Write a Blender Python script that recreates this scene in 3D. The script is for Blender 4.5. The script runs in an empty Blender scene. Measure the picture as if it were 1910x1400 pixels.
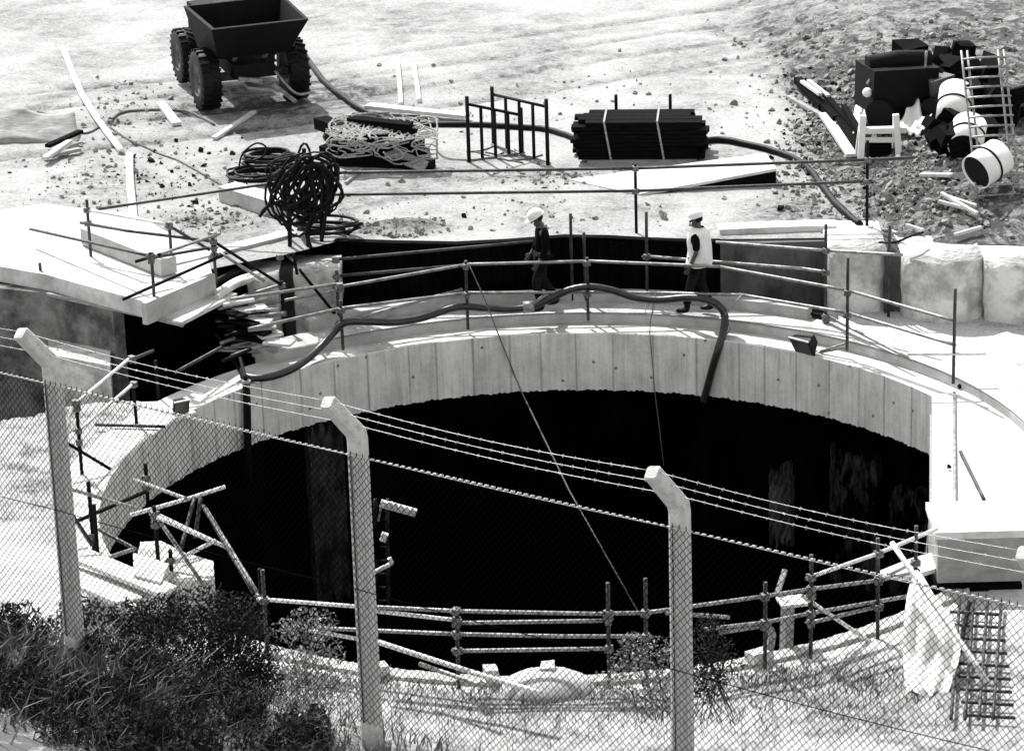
import bpy, math, random
import numpy as np
from mathutils import Vector, Matrix, Quaternion
SC = bpy.context.scene
COL = SC.collection
rnd = random.Random(7)
R = 6.6                       # radius of the shaft, metres

# ------------------------------------------------------------------ camera, sky, sun, exposure
CL, CH, F = 6.5472*R, 2.60914*R, 6000.0
YAW, PIT, ROL = -0.014352, 0.345538, -0.031924
Fw = Vector((math.sin(YAW)*math.cos(PIT), math.cos(YAW)*math.cos(PIT), -math.sin(PIT)))
r0 = Vector((math.cos(YAW), -math.sin(YAW), 0)); u0 = r0.cross(Fw)
Rt = math.cos(ROL)*r0+math.sin(ROL)*u0; Up = -math.sin(ROL)*r0+math.cos(ROL)*u0
CAM = Vector((0, -CL, CH))
cam = bpy.data.objects.new('camera', bpy.data.cameras.new('camera')); COL.objects.link(cam)
m = Matrix((Rt, Up, -Fw)).transposed().to_4x4(); m.translation = CAM; cam.matrix_world = m
cam.data.sensor_width = 36; cam.data.lens = F/1910*36
cam.data.clip_start = 1; cam.data.clip_end = 1500
SC.camera = cam
SUN_AZ = (-0.46, 0.888); SUN_EL = math.radians(52)
w = bpy.data.worlds.new("World"); SC.world = w; w.use_nodes = True
nt = w.node_tree; nt.nodes.clear()
sky = nt.nodes.new('ShaderNodeTexSky'); sky.sky_type = 'NISHITA'; sky.sun_disc = False
sky.sun_elevation = SUN_EL; sky.sun_rotation = math.atan2(SUN_AZ[0], SUN_AZ[1])
bw = nt.nodes.new('ShaderNodeRGBToBW'); bg = nt.nodes.new('ShaderNodeBackground')
bg.inputs['Strength'].default_value = 0.15
out = nt.nodes.new('ShaderNodeOutputWorld')
nt.links.new(sky.outputs[0], bw.inputs[0]); nt.links.new(bw.outputs[0], bg.inputs[0]); nt.links.new(bg.outputs[0], out.inputs[0])
sl = bpy.data.lights.new('sun', 'SUN'); sl.energy = 2.7; sl.angle = math.radians(0.5); sl.color = (1, 0.995, 0.985)
so = bpy.data.objects.new('sun', sl); COL.objects.link(so)
sv = Vector((SUN_AZ[0]*math.cos(SUN_EL), SUN_AZ[1]*math.cos(SUN_EL), math.sin(SUN_EL)))
so.rotation_euler = (-sv).to_track_quat('-Z', 'Y').to_euler(); so.location = sv*60
SC.view_settings.view_transform = 'Standard'; SC.view_settings.look = 'None'
SC.view_settings.exposure = 1.45; SC.view_settings.gamma = 1

# ------------------------------------------------------------------ placing: rays of the photograph onto real surfaces
def ray(x, y): return Fw+Rt*((x-955)/F)-Up*((y-700)/F)
def P(x, y, z=0.0):
    d = ray(x, y); return CAM+d*((z-CAM.z)/d.z)
def BY(x, y, Y):
    d = ray(x, y); return CAM+d*((Y-CAM.y)/d.y)
def CY(x, y, r, near=False):           # onto the upright cylinder of radius r round the shaft
    d = ray(x, y); a = d.x**2+d.y**2; b = 2*(CAM.x*d.x+CAM.y*d.y); c = CAM.x**2+CAM.y**2-r*r
    q = b*b-4*a*c
    t = -b/(2*a) if q < 0 else (-b+(-1 if near else 1)*math.sqrt(q))/(2*a)
    return CAM+d*t
def px(v):
    d = v-CAM; z = d.dot(Fw); return 955+F*d.dot(Rt)/z, 700-F*d.dot(Up)/z
def ztop(b, y):                        # height of an upright standing at b whose top shows at row y
    lo, hi = -5, 12
    for _ in range(40):
        k = (lo+hi)/2
        if px(Vector((b.x, b.y, k)))[1] > y: lo = k
        else: hi = k
    return k

# ------------------------------------------------------------------ materials
def mat(name, col, rough=.8, var=.25, scale=4., bump=.2, metal=0., spec=.5, detail=6, col2=None, lo=.35, hi=.65, coord='Object', stretch=(1, 1, 1), bscale=None, bdist=.02):
    m = bpy.data.materials.new(name); m.use_nodes = True; n = m.node_tree; p = n.nodes['Principled BSDF']
    tc = n.nodes.new('ShaderNodeTexCoord'); mp = n.nodes.new('ShaderNodeMapping'); mp.inputs['Scale'].default_value = stretch
    n.links.new(tc.outputs[coord], mp.inputs[0])
    nz = n.nodes.new('ShaderNodeTexNoise'); nz.inputs['Scale'].default_value = scale; nz.inputs['Detail'].default_value = detail; nz.inputs['Roughness'].default_value = .65
    n.links.new(mp.outputs[0], nz.inputs[0])
    cr = n.nodes.new('ShaderNodeValToRGB'); cr.color_ramp.elements[0].position = lo; cr.color_ramp.elements[1].position = hi
    c2 = col2 if col2 is not None else col*(1-var)
    cr.color_ramp.elements[0].color = (c2, c2*1.005, c2*.99, 1); cr.color_ramp.elements[1].color = (col, col*1.003, col*.992, 1)
    n.links.new(nz.outputs[0], cr.inputs[0]); n.links.new(cr.outputs[0], p.inputs['Base Color'])
    p.inputs['Roughness'].default_value = rough; p.inputs['Metallic'].default_value = metal; p.inputs['Specular IOR Level'].default_value = spec
    if bump:
        n2 = n.nodes.new('ShaderNodeTexNoise'); n2.inputs['Scale'].default_value = bscale or scale*6; n2.inputs['Detail'].default_value = 5
        n.links.new(mp.outputs[0], n2.inputs[0])
        b = n.nodes.new('ShaderNodeBump'); b.inputs['Strength'].default_value = bump; b.inputs['Distance'].default_value = bdist
        n.links.new(n2.outputs[0], b.inputs['Height']); n.links.new(b.outputs[0], p.inputs['Normal'])
    return m
def nd(n, t, **k):
    o = n.nodes.new(t)
    for a, b in k.items(): setattr(o, a, b)
    return o
def mmath(n, op, a, b=None, c=None):
    o = n.nodes.new('ShaderNodeMath'); o.operation = op; o.use_clamp = False
    for i, v in enumerate((a, b, c)):
        if v is None: continue
        if isinstance(v, (int, float)): o.inputs[i].default_value = v
        else: n.links.new(v, o.inputs[i])
    return o.outputs[0]
def ground_mat(name, base, dark, dscale=.55, dthr=(.42, .62), bstr=.7):
    m = bpy.data.materials.new(name); m.use_nodes = True; n = m.node_tree; p = n.nodes['Principled BSDF']
    tc = nd(n, 'ShaderNodeTexCoord'); co = tc.outputs['Object']
    def noise(s, d=6, r=.6, dist=0):
        o = nd(n, 'ShaderNodeTexNoise'); o.inputs['Scale'].default_value = s; o.inputs['Detail'].default_value = d; o.inputs['Roughness'].default_value = r; o.inputs['Distortion'].default_value = dist
        n.links.new(co, o.inputs[0]); return o.outputs[0]
    def ramp(v, a, b, c0, c1):
        o = nd(n, 'ShaderNodeMapRange'); n.links.new(v, o.inputs[0])
        for i, x in zip((1, 2, 3, 4), (a, b, c0, c1)): o.inputs[i].default_value = x
        return o.outputs[0]
    at = nd(n, 'ShaderNodeAttribute', attribute_name='dirt_shade')
    big = ramp(noise(dscale, 4, .6, .4), dthr[0], dthr[1], 0, 1)
    med = ramp(noise(3.2, 8, .7, .6), .40, .62, 0, 1)
    fine = ramp(noise(17, 6, .7), .36, .64, 0, 1)
    k = mmath(n, 'MULTIPLY', mmath(n, 'ADD', mmath(n, 'MULTIPLY', big, .45), mmath(n, 'MULTIPLY', at.outputs['Fac'], 1.0)), mmath(n, 'ADD', mmath(n, 'MULTIPLY', med, .75), .35))
    k = mmath(n, 'ADD', k, mmath(n, 'MULTIPLY', mmath(n, 'SUBTRACT', .74, fine), .42))
    k = mmath(n, 'MINIMUM', mmath(n, 'MAXIMUM', k, 0), 1)
    v = mmath(n, 'ADD', base, mmath(n, 'MULTIPLY', k, dark-base))
    cb = nd(n, 'ShaderNodeCombineColor')
    for i in range(3): n.links.new(v, cb.inputs[i])
    n.links.new(cb.outputs[0], p.inputs['Base Color']); p.inputs['Roughness'].default_value = .95; p.inputs['Specular IOR Level'].default_value = .15
    h = mmath(n, 'ADD', mmath(n, 'MULTIPLY', noise(6, 8, .7, .3), .6), mmath(n, 'MULTIPLY', noise(26, 6, .7), .4))
    b = nd(n, 'ShaderNodeBump'); b.inputs['Strength'].default_value = bstr; b.inputs['Distance'].default_value = .06
    n.links.new(h, b.inputs['Height']); n.links.new(b.outputs[0], p.inputs['Normal'])
    return m
def board_concrete(name, light, dark, seam=.9, pw=.62):
    """shutter-marked concrete: u runs along the face (metres), v up"""
    m = bpy.data.materials.new(name); m.use_nodes = True; n = m.node_tree; p = n.nodes['Principled BSDF']
    uv = nd(n, 'ShaderNodeUVMap'); sx = nd(n, 'ShaderNodeSeparateXYZ'); n.links.new(uv.outputs[0], sx.inputs[0])
    u, v = sx.outputs[0], sx.outputs[1]
    def nz(su, svv, d=5, r=.6, off=0.):
        c = nd(n, 'ShaderNodeCombineXYZ'); n.links.new(mmath(n, 'MULTIPLY_ADD', u, su, off), c.inputs[0]); n.links.new(mmath(n, 'MULTIPLY', v, svv), c.inputs[1])
        o = nd(n, 'ShaderNodeTexNoise'); o.inputs['Scale'].default_value = 1; o.inputs['Detail'].default_value = d; o.inputs['Roughness'].default_value = r
        n.links.new(c.outputs[0], o.inputs[0]); return o.outputs[0]
    vo = nd(n, 'ShaderNodeTexVoronoi', feature='DISTANCE_TO_EDGE', voronoi_dimensions='1D'); vo.inputs['Randomness'].default_value = .95
    n.links.new(mmath(n, 'DIVIDE', u, pw), vo.inputs['W']); vo.inputs['Scale'].default_value = 1
    wob = mmath(n, 'MULTIPLY', nz(3, 5), .035)
    line = nd(n, 'ShaderNodeMapRange', interpolation_type='SMOOTHSTEP'); n.links.new(mmath(n, 'SUBTRACT', vo.outputs['Distance'], mmath(n, 'SUBTRACT', wob, .010)), line.inputs[0])
    for i, x in zip((1, 2, 3, 4), (.0, .035, seam, 0)): line.inputs[i].default_value = x
    lmod = mmath(n, 'MULTIPLY', line.outputs[0], mmath(n, 'MULTIPLY', nz(1.1, .9, 3, .5, 7.7), 1.3))
    vc = nd(n, 'ShaderNodeTexVoronoi', voronoi_dimensions='1D'); vc.inputs['Randomness'].default_value = .95; n.links.new(mmath(n, 'DIVIDE', u, pw), vc.inputs['W']); vc.inputs['Scale'].default_value = 1
    sp = nd(n, 'ShaderNodeSeparateColor'); n.links.new(vc.outputs['Color'], sp.inputs[0])
    st = nz(16, .6, 6, .75, 3.); st2 = nz(2.2, 1.5, 6, .65, 9.); sp3 = nz(22, 20, 4, .6, 1.)
    t = mmath(n, 'ADD', mmath(n, 'MULTIPLY', st, .55), mmath(n, 'MULTIPLY', st2, .6))
    t = mmath(n, 'ADD', t, mmath(n, 'MULTIPLY', sp3, .22)); t = mmath(n, 'ADD', t, mmath(n, 'MULTIPLY', sp.outputs[0], .07))
    mr = nd(n, 'ShaderNodeMapRange'); n.links.new(t, mr.inputs[0])
    for i, x in zip((1, 2, 3, 4), (.58, .86, dark, light)): mr.inputs[i].default_value = x
    c2_ = nd(n, 'ShaderNodeCombineXYZ'); n.links.new(u, c2_.inputs[0]); n.links.new(v, c2_.inputs[1])
    hv = nd(n, 'ShaderNodeTexVoronoi', voronoi_dimensions='2D'); hv.inputs['Scale'].default_value = 1.25; n.links.new(c2_.outputs[0], hv.inputs['Vector'])
    hm = nd(n, 'ShaderNodeMapRange'); n.links.new(hv.outputs['Distance'], hm.inputs[0])
    for i, x in zip((1, 2, 3, 4), (.018, .045, .75, 0)): hm.inputs[i].default_value = x
    drip = nd(n, 'ShaderNodeMapRange'); n.links.new(nz(5.5, .35, 5, .75, 21.), drip.inputs[0])
    for i, x in zip((1, 2, 3, 4), (.56, .72, 0, .55)): drip.inputs[i].default_value = x
    lmod = mmath(n, 'MAXIMUM', mmath(n, 'MAXIMUM', lmod, hm.outputs[0]), mmath(n, 'MULTIPLY', drip.outputs[0], nz(.9, 1.5, 3, .5, 4.)))
    c = mmath(n, 'MULTIPLY', mr.outputs[0], mmath(n, 'SUBTRACT', 1, mmath(n, 'MINIMUM', lmod, .8)))
    cb = nd(n, 'ShaderNodeCombineColor')
    n.links.new(c, cb.inputs[0]); n.links.new(mmath(n, 'MULTIPLY', c, 1.004), cb.inputs[1]); n.links.new(mmath(n, 'MULTIPLY', c, .985), cb.inputs[2])
    n.links.new(cb.outputs[0], p.inputs['Base Color']); p.inputs['Roughness'].default_value = .9; p.inputs['Specular IOR Level'].default_value = .2
    b = nd(n, 'ShaderNodeBump'); b.inputs['Strength'].default_value = .5; b.inputs['Distance'].default_value = .02
    n.links.new(mmath(n, 'SUBTRACT', t, lmod), b.inputs['Height']); n.links.new(b.outputs[0], p.inputs['Normal'])
    return m
M = dict(
    ground=ground_mat('pale_earth', .38, .06), ground2=ground_mat('pit_side_earth', .55, .12, .8),
    ringface=board_concrete('board_marked_concrete', .84, .50, seam=.6),
    conc=mat('concrete', .46, .9, col2=.30, scale=2.5, bump=.5), concw=mat('pale_concrete', .60, .9, col2=.34, scale=1.4, bump=.5, detail=10, lo=.36, hi=.56, bscale=14),
    blk=mat('weathered_block', .34, .9, col2=.2, scale=2.4, bump=.5, stretch=(1, 1, 2)), bank=mat('cut_earth', .22, .95, col2=.05, scale=1.6, bump=1., lo=.4, hi=.62, bscale=7, bdist=.08), pier=mat('blotched_concrete', .66, .95, col2=.32, scale=1.9, bump=.9, lo=.38, hi=.58, bscale=9, bdist=.05),
    dconc=mat('dark_concrete', .10, .9, col2=.035, scale=2, bump=.6, lo=.4, hi=.6, stretch=(1, 1, .5)),  # dark grey concrete with a darker mottle
    black=mat('shade_black_boards', .004, .9, col2=.001, scale=2, bump=.5, lo=.42, hi=.7, spec=.04),  # near-black boards, the shade of the recess put into their colour
    shaft=mat('shade_black_shaft_wall', .003, .9, col2=.0008, scale=.9, bump=.6, lo=.5, hi=.68, stretch=(1, 1, .35), spec=.02),  # near black: the deep shaft's shade put into the wall colour
    shaftlit=mat('lit_pile_face', .13, .9, col2=.02, scale=2.2, bump=.9, lo=.42, hi=.62, stretch=(1, 1, .5)), shaftdim2=mat('faintly_lit_pile_face', .075, .95, col2=.012, scale=3.5, bump=.9, lo=.4, hi=.66, stretch=(1, 1, .4), spec=.02), shaftdim=mat('dim_lit_pile_face', .06, .95, col2=.001, scale=2.8, bump=.9, lo=.46, hi=.66, stretch=(1, 1, .35), spec=.02),  # paler copies of the shaft wall, light falling on it put into the colour
    tube=mat('weathered_steel_tube', .05, .5, col2=.012, scale=9, bump=.3, metal=.3, lo=.35, hi=.6),
    tubeg=mat('galvanised_steel_tube', .30, .42, col2=.12, scale=9, bump=.3, metal=.3, lo=.35, hi=.6),
    tubew=mat('pale_steel_tube', .72, .55, col2=.45, scale=8, bump=.2, lo=.35, hi=.6),
    dark=mat('dark_rusty_steel', .006, .7, col2=.003, scale=7, bump=.4, spec=.12),
    coup=mat('coupler_steel', .2, .5, col2=.05, scale=20, bump=.4, metal=.4),
    rubber=mat('black_rubber', .005, .5, col2=.003, scale=9, bump=.2, spec=.14),
    hose=mat('dusty_rubber_hose', .03, .33, col2=.008, scale=6, bump=.2, spec=.5),
    rope=mat('pale_rope', .42, .9, col2=.16, scale=30, bump=.5), droped=mat('grey_rope', .16, .9, col2=.07, scale=30, bump=.5),
    wood=mat('pale_timber', .62, .8, col2=.42, scale=3, bump=.4, stretch=(1, 6, 6)),
    gwood=mat('grey_timber', .34, .85, col2=.18, scale=4, bump=.5, stretch=(1, 6, 6)),
    dwood=mat('dark_creosoted_timber', .006, .9, col2=.002, scale=5, bump=.6, spec=.05, stretch=(1, 5, 5)),
    white=mat('white_paint', .8, .6, col2=.68, scale=4, bump=.1), cloth=mat('white_sheeting', .82, .8, col2=.72, scale=3, bump=.15),
    post=mat('fence_post_concrete', .50, .95, col2=.34, scale=14, bump=.7, lo=.3, hi=.55),
    wire=mat('mesh_wire', .004, .95, col2=.002, scale=20, bump=0, spec=.02), bwire=mat('galvanised_wire', .5, .35, col2=.35, scale=30, bump=0, metal=.2),
    skin=mat('skin', .05, .6, col2=.07, bump=.05), shirt=mat('dark_shirt', .005, .95, col2=.003, scale=9, bump=.4, spec=.05),
    trouser=mat('work_trousers', .014, .95, col2=.003, scale=8, bump=.5, spec=.1), vest=mat('white_vest', .78, .85, col2=.66, scale=8, bump=.3),
    grey=mat('grey_paint', .03, .6, col2=.12), stone=mat('rubble_stone', .34, .95, col2=.10, scale=8, bump=.5),
    leaf=mat('shrub_leaf', .010, .9, col2=.001, scale=2.0, bump=0, lo=.4, hi=.6), leafp=mat('pale_leaf', .34, .6, col2=.10, scale=3.0, bump=0, lo=.4, hi=.6),
    grass=mat('dry_grass', .20, .8, col2=.03, scale=2, bump=0), twig=mat('twig', .08, .9), mud=mat('dark_mud', .02, .95, col2=.006, scale=2, bump=.7, spec=.05),
)

# ------------------------------------------------------------------ mesh helpers
class MB:
    def __init__(s): s.v = []; s.f = []; s.sm = []; s.uv = None
    def add(s, vs, fs, smooth=False):
        o = len(s.v); s.v += [tuple(x) for x in vs]; s.f += [tuple(i+o for i in f) for f in fs]; s.sm += [smooth]*len(fs); return s
    def box(s, c, size, rot=None, jit=0):
        h = Vector(size)/2; vs = []
        for z in (-1, 1):
            for a, b in ((-1, -1), (1, -1), (1, 1), (-1, 1)):
                q = Vector((a*h.x, b*h.y, z*h.z))
                if jit: q += Vector([rnd.uniform(-jit, jit) for _ in range(3)])
                if rot is not None: q = rot @ q
                vs.append(q+Vector(c))
        return s.add(vs, [(3, 2, 1, 0), (4, 5, 6, 7), (0, 1, 5, 4), (1, 2, 6, 5), (2, 3, 7, 6), (3, 0, 4, 7)])
    def bar(s, a, b, w, h, up=(0, 0, 1)):                # rectangular bar from a to b
        a = Vector(a); b = Vector(b); d = (b-a); L = d.length; d.normalize(); up = Vector(up)
        sd = d.cross(up)
        if sd.length < 1e-4: sd = d.cross(Vector((1, 0, 0)))
        sd.normalize(); u = sd.cross(d)
        return s.box((a+b)/2, (L, w, h), Matrix((d, sd, u)).transposed())
    def tube(s, pts, r, n=8, caps=True, closed=False):
        pts = [Vector(p) for p in pts]; N = len(pts); rr = r if isinstance(r, (list, tuple)) else [r]*N
        T = []
        for i in range(N):
            a = pts[(i-1) % N] if (i or closed) else pts[0]; b = pts[(i+1) % N] if (i < N-1 or closed) else pts[-1]
            t = (b-a); T.append(t.normalized() if t.length > 1e-9 else Vector((0, 0, 1)))
        nrm = T[0].orthogonal().normalized(); vs = []
        for i in range(N):
            if i:
                q = T[i-1].rotation_difference(T[i]); nrm = (q @ nrm); nrm = (nrm-T[i]*nrm.dot(T[i])).normalized()
            bn = T[i].cross(nrm)
            for k in range(n):
                a = 2*math.pi*k/n; vs.append(pts[i]+(nrm*math.cos(a)+bn*math.sin(a))*rr[i])
        fs = []
        for i in range(N-1 if not closed else N):
            j = (i+1) % N
            for k in range(n): fs.append((i*n+k, i*n+(k+1) % n, j*n+(k+1) % n, j*n+k))
        s.add(vs, fs, True)
        if caps and not closed:
            o = len(s.v)-len(vs); s.f += [tuple(o+k for k in reversed(range(n))), tuple(o+(N-1)*n+k for k in range(n))]; s.sm += [False]*2
        return s
    def prism(s, poly, z0, z1):                           # poly: list of (x, y); z0, z1 numbers or per-vertex lists
        n = len(poly); a = z0 if isinstance(z0, (list, tuple)) else [z0]*n; b = z1 if isinstance(z1, (list, tuple)) else [z1]*n
        ar = sum(poly[i][0]*poly[(i+1) % n][1]-poly[(i+1) % n][0]*poly[i][1] for i in range(n))
        if ar < 0: poly = poly[::-1]; a = a[::-1]; b = b[::-1]
        vs = [(p[0], p[1], a[i]) for i, p in enumerate(poly)]+[(p[0], p[1], b[i]) for i, p in enumerate(poly)]
        return s.add(vs, [tuple(reversed(range(n))), tuple(range(n, 2*n))]+[(i, (i+1) % n, n+(i+1) % n, n+i) for i in range(n)])
    def ball(s, c, r, nu=12, nv=8, sc=(1, 1, 1), rot=None, jit=0, cut=None):
        vs = []; c = Vector(c)
        for j in range(nv+1):
            t = math.pi*j/nv if cut is None else cut[0]+(cut[1]-cut[0])*j/nv
            for i in range(nu):
                a = 2*math.pi*i/nu
                q = Vector((math.sin(t)*math.cos(a)*sc[0], math.sin(t)*math.sin(a)*sc[1], math.cos(t)*sc[2]))*r*(1+(rnd.uniform(-jit, jit) if jit else 0))
                if rot is not None: q = rot @ q
                vs.append(c+q)
        fs = [(j*nu+i, (j+1)*nu+i, (j+1)*nu+(i+1) % nu, j*nu+(i+1) % nu) for j in range(nv) for i in range(nu)]
        return s.add(vs, fs, jit < .05)
    def rock(s, c, r, flat=.6):
        rot = Quaternion((rnd.random()-.5, rnd.random()-.5, rnd.random()-.5), rnd.uniform(0, 6)).to_matrix()
        sc = (rnd.uniform(.6, 1.3), rnd.uniform(.6, 1.1), rnd.uniform(.4, .9)*flat/.6)
        c = Vector(c); vs = []
        for q in ((1, 0, 0), (-1, 0, 0), (0, 1, 0), (0, -1, 0), (0, 0, 1), (0, 0, -1), (.6, .6, .5), (-.6, .6, -.5), (.6, -.6, -.5), (-.6, -.6, .5)):
            q = Vector((q[0]*sc[0], q[1]*sc[1], q[2]*sc[2]))*r*rnd.uniform(.75, 1.15); vs.append(q)
        vs = [c+rot @ q for q in vs]
        return s.add(vs, [(0, 6, 4), (0, 2, 6), (2, 4, 6), (4, 9, 0), (9, 3, 0), (3, 9, 1), (9, 4, 1), (4, 2, 1), (2, 7, 1), (2, 5, 7), (7, 5, 1), (0, 8, 2), (8, 5, 2), (0, 3, 8), (3, 5, 8), (1, 5, 3)])
    def build(s, name, m, parent=None, loc=None, label=None, cat=None, group=None, kind=None):
        me = bpy.data.meshes.new(name)
        org = Vector(parent['_w']) if parent is not None else Vector(loc if loc is not None else (0, 0, 0))
        if parent is None and loc is None and s.v:
            a = np.array(s.v); org = Vector(((a[:, 0].min()+a[:, 0].max())/2, (a[:, 1].min()+a[:, 1].max())/2, a[:, 2].min()))
        if kind == 'structure' and loc is None: org = Vector((0, 0, 0))
        vs = [(v[0]-org.x, v[1]-org.y, v[2]-org.z) for v in s.v]
        me.from_pydata(vs, [], s.f); me.polygons.foreach_set('use_smooth', s.sm)
        me.materials.append(M[m] if isinstance(m, str) else m)
        if s.uv is not None:
            uvl = me.uv_layers.new(name='UVMap'); li = np.empty(len(me.loops), np.int32); me.loops.foreach_get('vertex_index', li)
            uvl.data.foreach_set('uv', np.array(s.uv, float)[li].ravel())
        me.update()
        o = bpy.data.objects.new(name, me); COL.objects.link(o)
        if parent is not None: o.parent = parent; o['_w'] = tuple(org)
        else: o.location = org; o['_w'] = tuple(org)
        tag(o, label, cat, group, kind); return o
def tag(o, label=None, cat=None, group=None, kind=None):
    if label: o['label'] = label
    if cat: o['category'] = cat
    if group: o['group'] = group
    if kind: o['kind'] = kind
    return o
def thing(name, label, cat, loc, group=None):
    o = bpy.data.objects.new(name, None); COL.objects.link(o); o.location = loc; o['_w'] = tuple(Vector(loc)); o.empty_display_size = .3
    return tag(o, label, cat, group)
def smooth(pts, k=6):                                     # Catmull-Rom through the points
    pts = [Vector(p) for p in pts]; q = [pts[0]*2-pts[1]]+pts+[pts[-1]*2-pts[-2]]; o = []
    for i in range(1, len(q)-2):
        a, b, c, d = q[i-1:i+3]
        for j in range(k):
            t = j/k; o.append(.5*((2*b)+(c-a)*t+(2*a-5*b+4*c-d)*t*t+(3*b-a-3*c+d)*t**3))
    return o+[pts[-1]]
def vnoise(x, y, seed=0):                                 # value noise, numpy
    x = np.asarray(x, float); y = np.asarray(y, float); xi = np.floor(x).astype(np.int64); yi = np.floor(y).astype(np.int64)
    fx = x-xi; fy = y-yi; fx = fx*fx*(3-2*fx); fy = fy*fy*(3-2*fy)
    def h(a, b):
        n = (a*374761393+b*668265263+seed*1442695041) & 0xffffffff
        n = ((n ^ (n >> 13))*1274126177) & 0xffffffff
        return ((n ^ (n >> 16)) & 0xffff)/65535.
    return (h(xi, yi)*(1-fx)+h(xi+1, yi)*fx)*(1-fy)+(h(xi, yi+1)*(1-fx)+h(xi+1, yi+1)*fx)*fy
def fbm(x, y, o=4, seed=0):
    s = 0; a = .5; f = 1
    for i in range(o): s = s+a*(vnoise(x*f, y*f, seed+i)-.5); a *= .5; f *= 2.03
    return s
def sheet(name, X, Y, Z, m, kind='structure', dirt_shade=None, label=None):
    a, b = X.shape; me = bpy.data.meshes.new(name)
    V = np.stack([X, Y, Z], -1).reshape(-1, 3); i = np.arange(a*b).reshape(a, b)
    Fq = np.stack([i[:-1, :-1], i[:-1, 1:], i[1:, 1:], i[1:, :-1]], -1).reshape(-1, 4)
    me.vertices.add(len(V)); me.vertices.foreach_set('co', V.ravel()); me.loops.add(Fq.size); me.loops.foreach_set('vertex_index', Fq.ravel().astype(np.int32))
    me.polygons.add(len(Fq)); me.polygons.foreach_set('loop_start', (np.arange(len(Fq))*4).astype(np.int32)); me.polygons.foreach_set('use_smooth', np.ones(len(Fq), bool))
    me.update(calc_edges=True); me.materials.append(M[m])
    if dirt_shade is not None:
        at = me.attributes.new('dirt_shade', 'FLOAT', 'POINT'); at.data.foreach_set('value', dirt_shade.ravel().astype(np.float32))
    o = bpy.data.objects.new(name, me); COL.objects.link(o); o['kind'] = kind
    if label: o['label'] = label
    return o

# ------------------------------------------------------------------ the ground
GZ = 1.2
EDGE = [(-900, 470), (-300, 480), (85, 505), (300, 520), (440, 492), (545, 472), (632, 449), (850, 453), (1051, 441), (1200, 444), (1340, 446), (1540, 444), (1640, 440), (1690, 462), (1830, 455), (2300, 470), (3000, 470)]
EP = [P(a, b, GZ) for a, b in EDGE]
ex = np.array([p.x for p in EP]); ey = np.array([p.y for p in EP])
def gauss(X, Y, x, y, z, sx, sy, h):
    c = P(x, y, GZ); return h*np.exp(-((X-c.x)/sx)**2-((Y-c.y)/sy)**2)
S0, S1 = P(1430, 150, GZ), P(1600, 430, GZ)
sn = Vector((S1.y-S0.y, -(S1.x-S0.x))).normalized()
if sn.x < 0: sn = -sn
def slope_d(X, Y): return (X-S0.x)*sn.x+(Y-S0.y)*sn.y        # metres to the right of the foot of the bank
def upper(X, Y, V, full=True):
    X = np.asarray(X, float); Y = np.asarray(Y, float)
    d = slope_d(X, Y); up = np.clip((d+.2)/3.0, 0, 1); up = up*up*(3-2*up)
    z = GZ+.55*up*np.clip(V/2.5, 0, 1)
    z = z+gauss(X, Y, 760, 425, GZ, .75, .3, .16)*np.clip(V/.15, 0, 1)
    if full:
        e = np.clip(V/.5, 0, 1)
        rough = .34+1.2*np.clip((d+.3)/1., 0, 1)*np.clip(1.5-(d-2)/6, .3, 1)+.5*np.exp(-((X+6)/2.5)**2-((Y-10.5)/2)**2)
        z = z+e*(fbm(X*.35, Y*.35, 3, 3)*.16+fbm(X*1.5, Y*1.5, 4, 11)*.11*rough+fbm(X*6, Y*6, 3, 23)*.075*rough)
    return z
def ugz(x, y):
    return float(upper(np.array([x]), np.array([y]), np.array([y-np.interp(x, ex, ey)]))[0])
def onU(a, b, dz=0):                                      # pixel -> point on the upper ground
    z = GZ
    for _ in range(4): q = P(a, b, z); z = ugz(q.x, q.y)
    q.z = z+dz; return q
xs = np.concatenate([-np.geomspace(160, 15, 26), np.arange(-14.4, 13.5, .095), np.geomspace(13.6, 160, 26)])
vs_ = np.concatenate([[0, .03], np.arange(.1, 22.5, .1), np.geomspace(23, 230, 26)])
X = np.repeat(xs[:, None], len(vs_), 1); V = np.repeat(vs_[None], len(xs), 0); Y = np.interp(X, ex, ey)+V
Z = upper(X, Y, V)
def spot(X, Y, a, b, sx, sy, h=1.):
    c = P(a, b, GZ); return h*np.exp(-((X-c.x)/sx)**2-((Y-c.y)/sy)**2)
d = slope_d(X, Y)
dirt_shade = .30*np.clip(fbm(X*.5, Y*.5, 4, 91)*4, 0, 1)+1.05*np.clip((d+.2)/.8, 0, 1)*(1-.65*np.clip(d-4.5, 0, 1)*np.clip((12-Y)/2, 0, 1))*(1-.45*np.clip((Y-18)/4, 0, 1))+spot(X, Y, 520, 190, 1.6, 2.2, .75)+spot(X, Y, 660, 175, .8, 1., .6)+spot(X, Y, 760, 425, .7, .35, 1.1)+spot(X, Y, 310, 330, 1.6, 1.6, .25)+spot(X, Y, 400, 410, .8, .5, .6)+spot(X, Y, 230, 165, .8, .8, .5)+spot(X, Y, 1060, 330, 2.2, .35, .5)+spot(X, Y, 1480, 390, .6, 1., .5)
for off in (-.95, .85, 2.6, 4.2):
    yc = 16.5+.35*(X+6)+off*.9+.5*np.sin(X*.25); g_ = np.exp(-((Y-yc)/.16)**2)*(fbm(X*.8, Y*.8, 3, 77)+.55)*np.clip((7-X)/4, 0, 1); Z = Z-.07*g_; dirt_shade = dirt_shade+.8*g_
dirt_shade = np.clip(dirt_shade, 0, 1.3)
sheet('upper_ground', X, Y, Z, 'ground', dirt_shade=dirt_shade)

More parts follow.
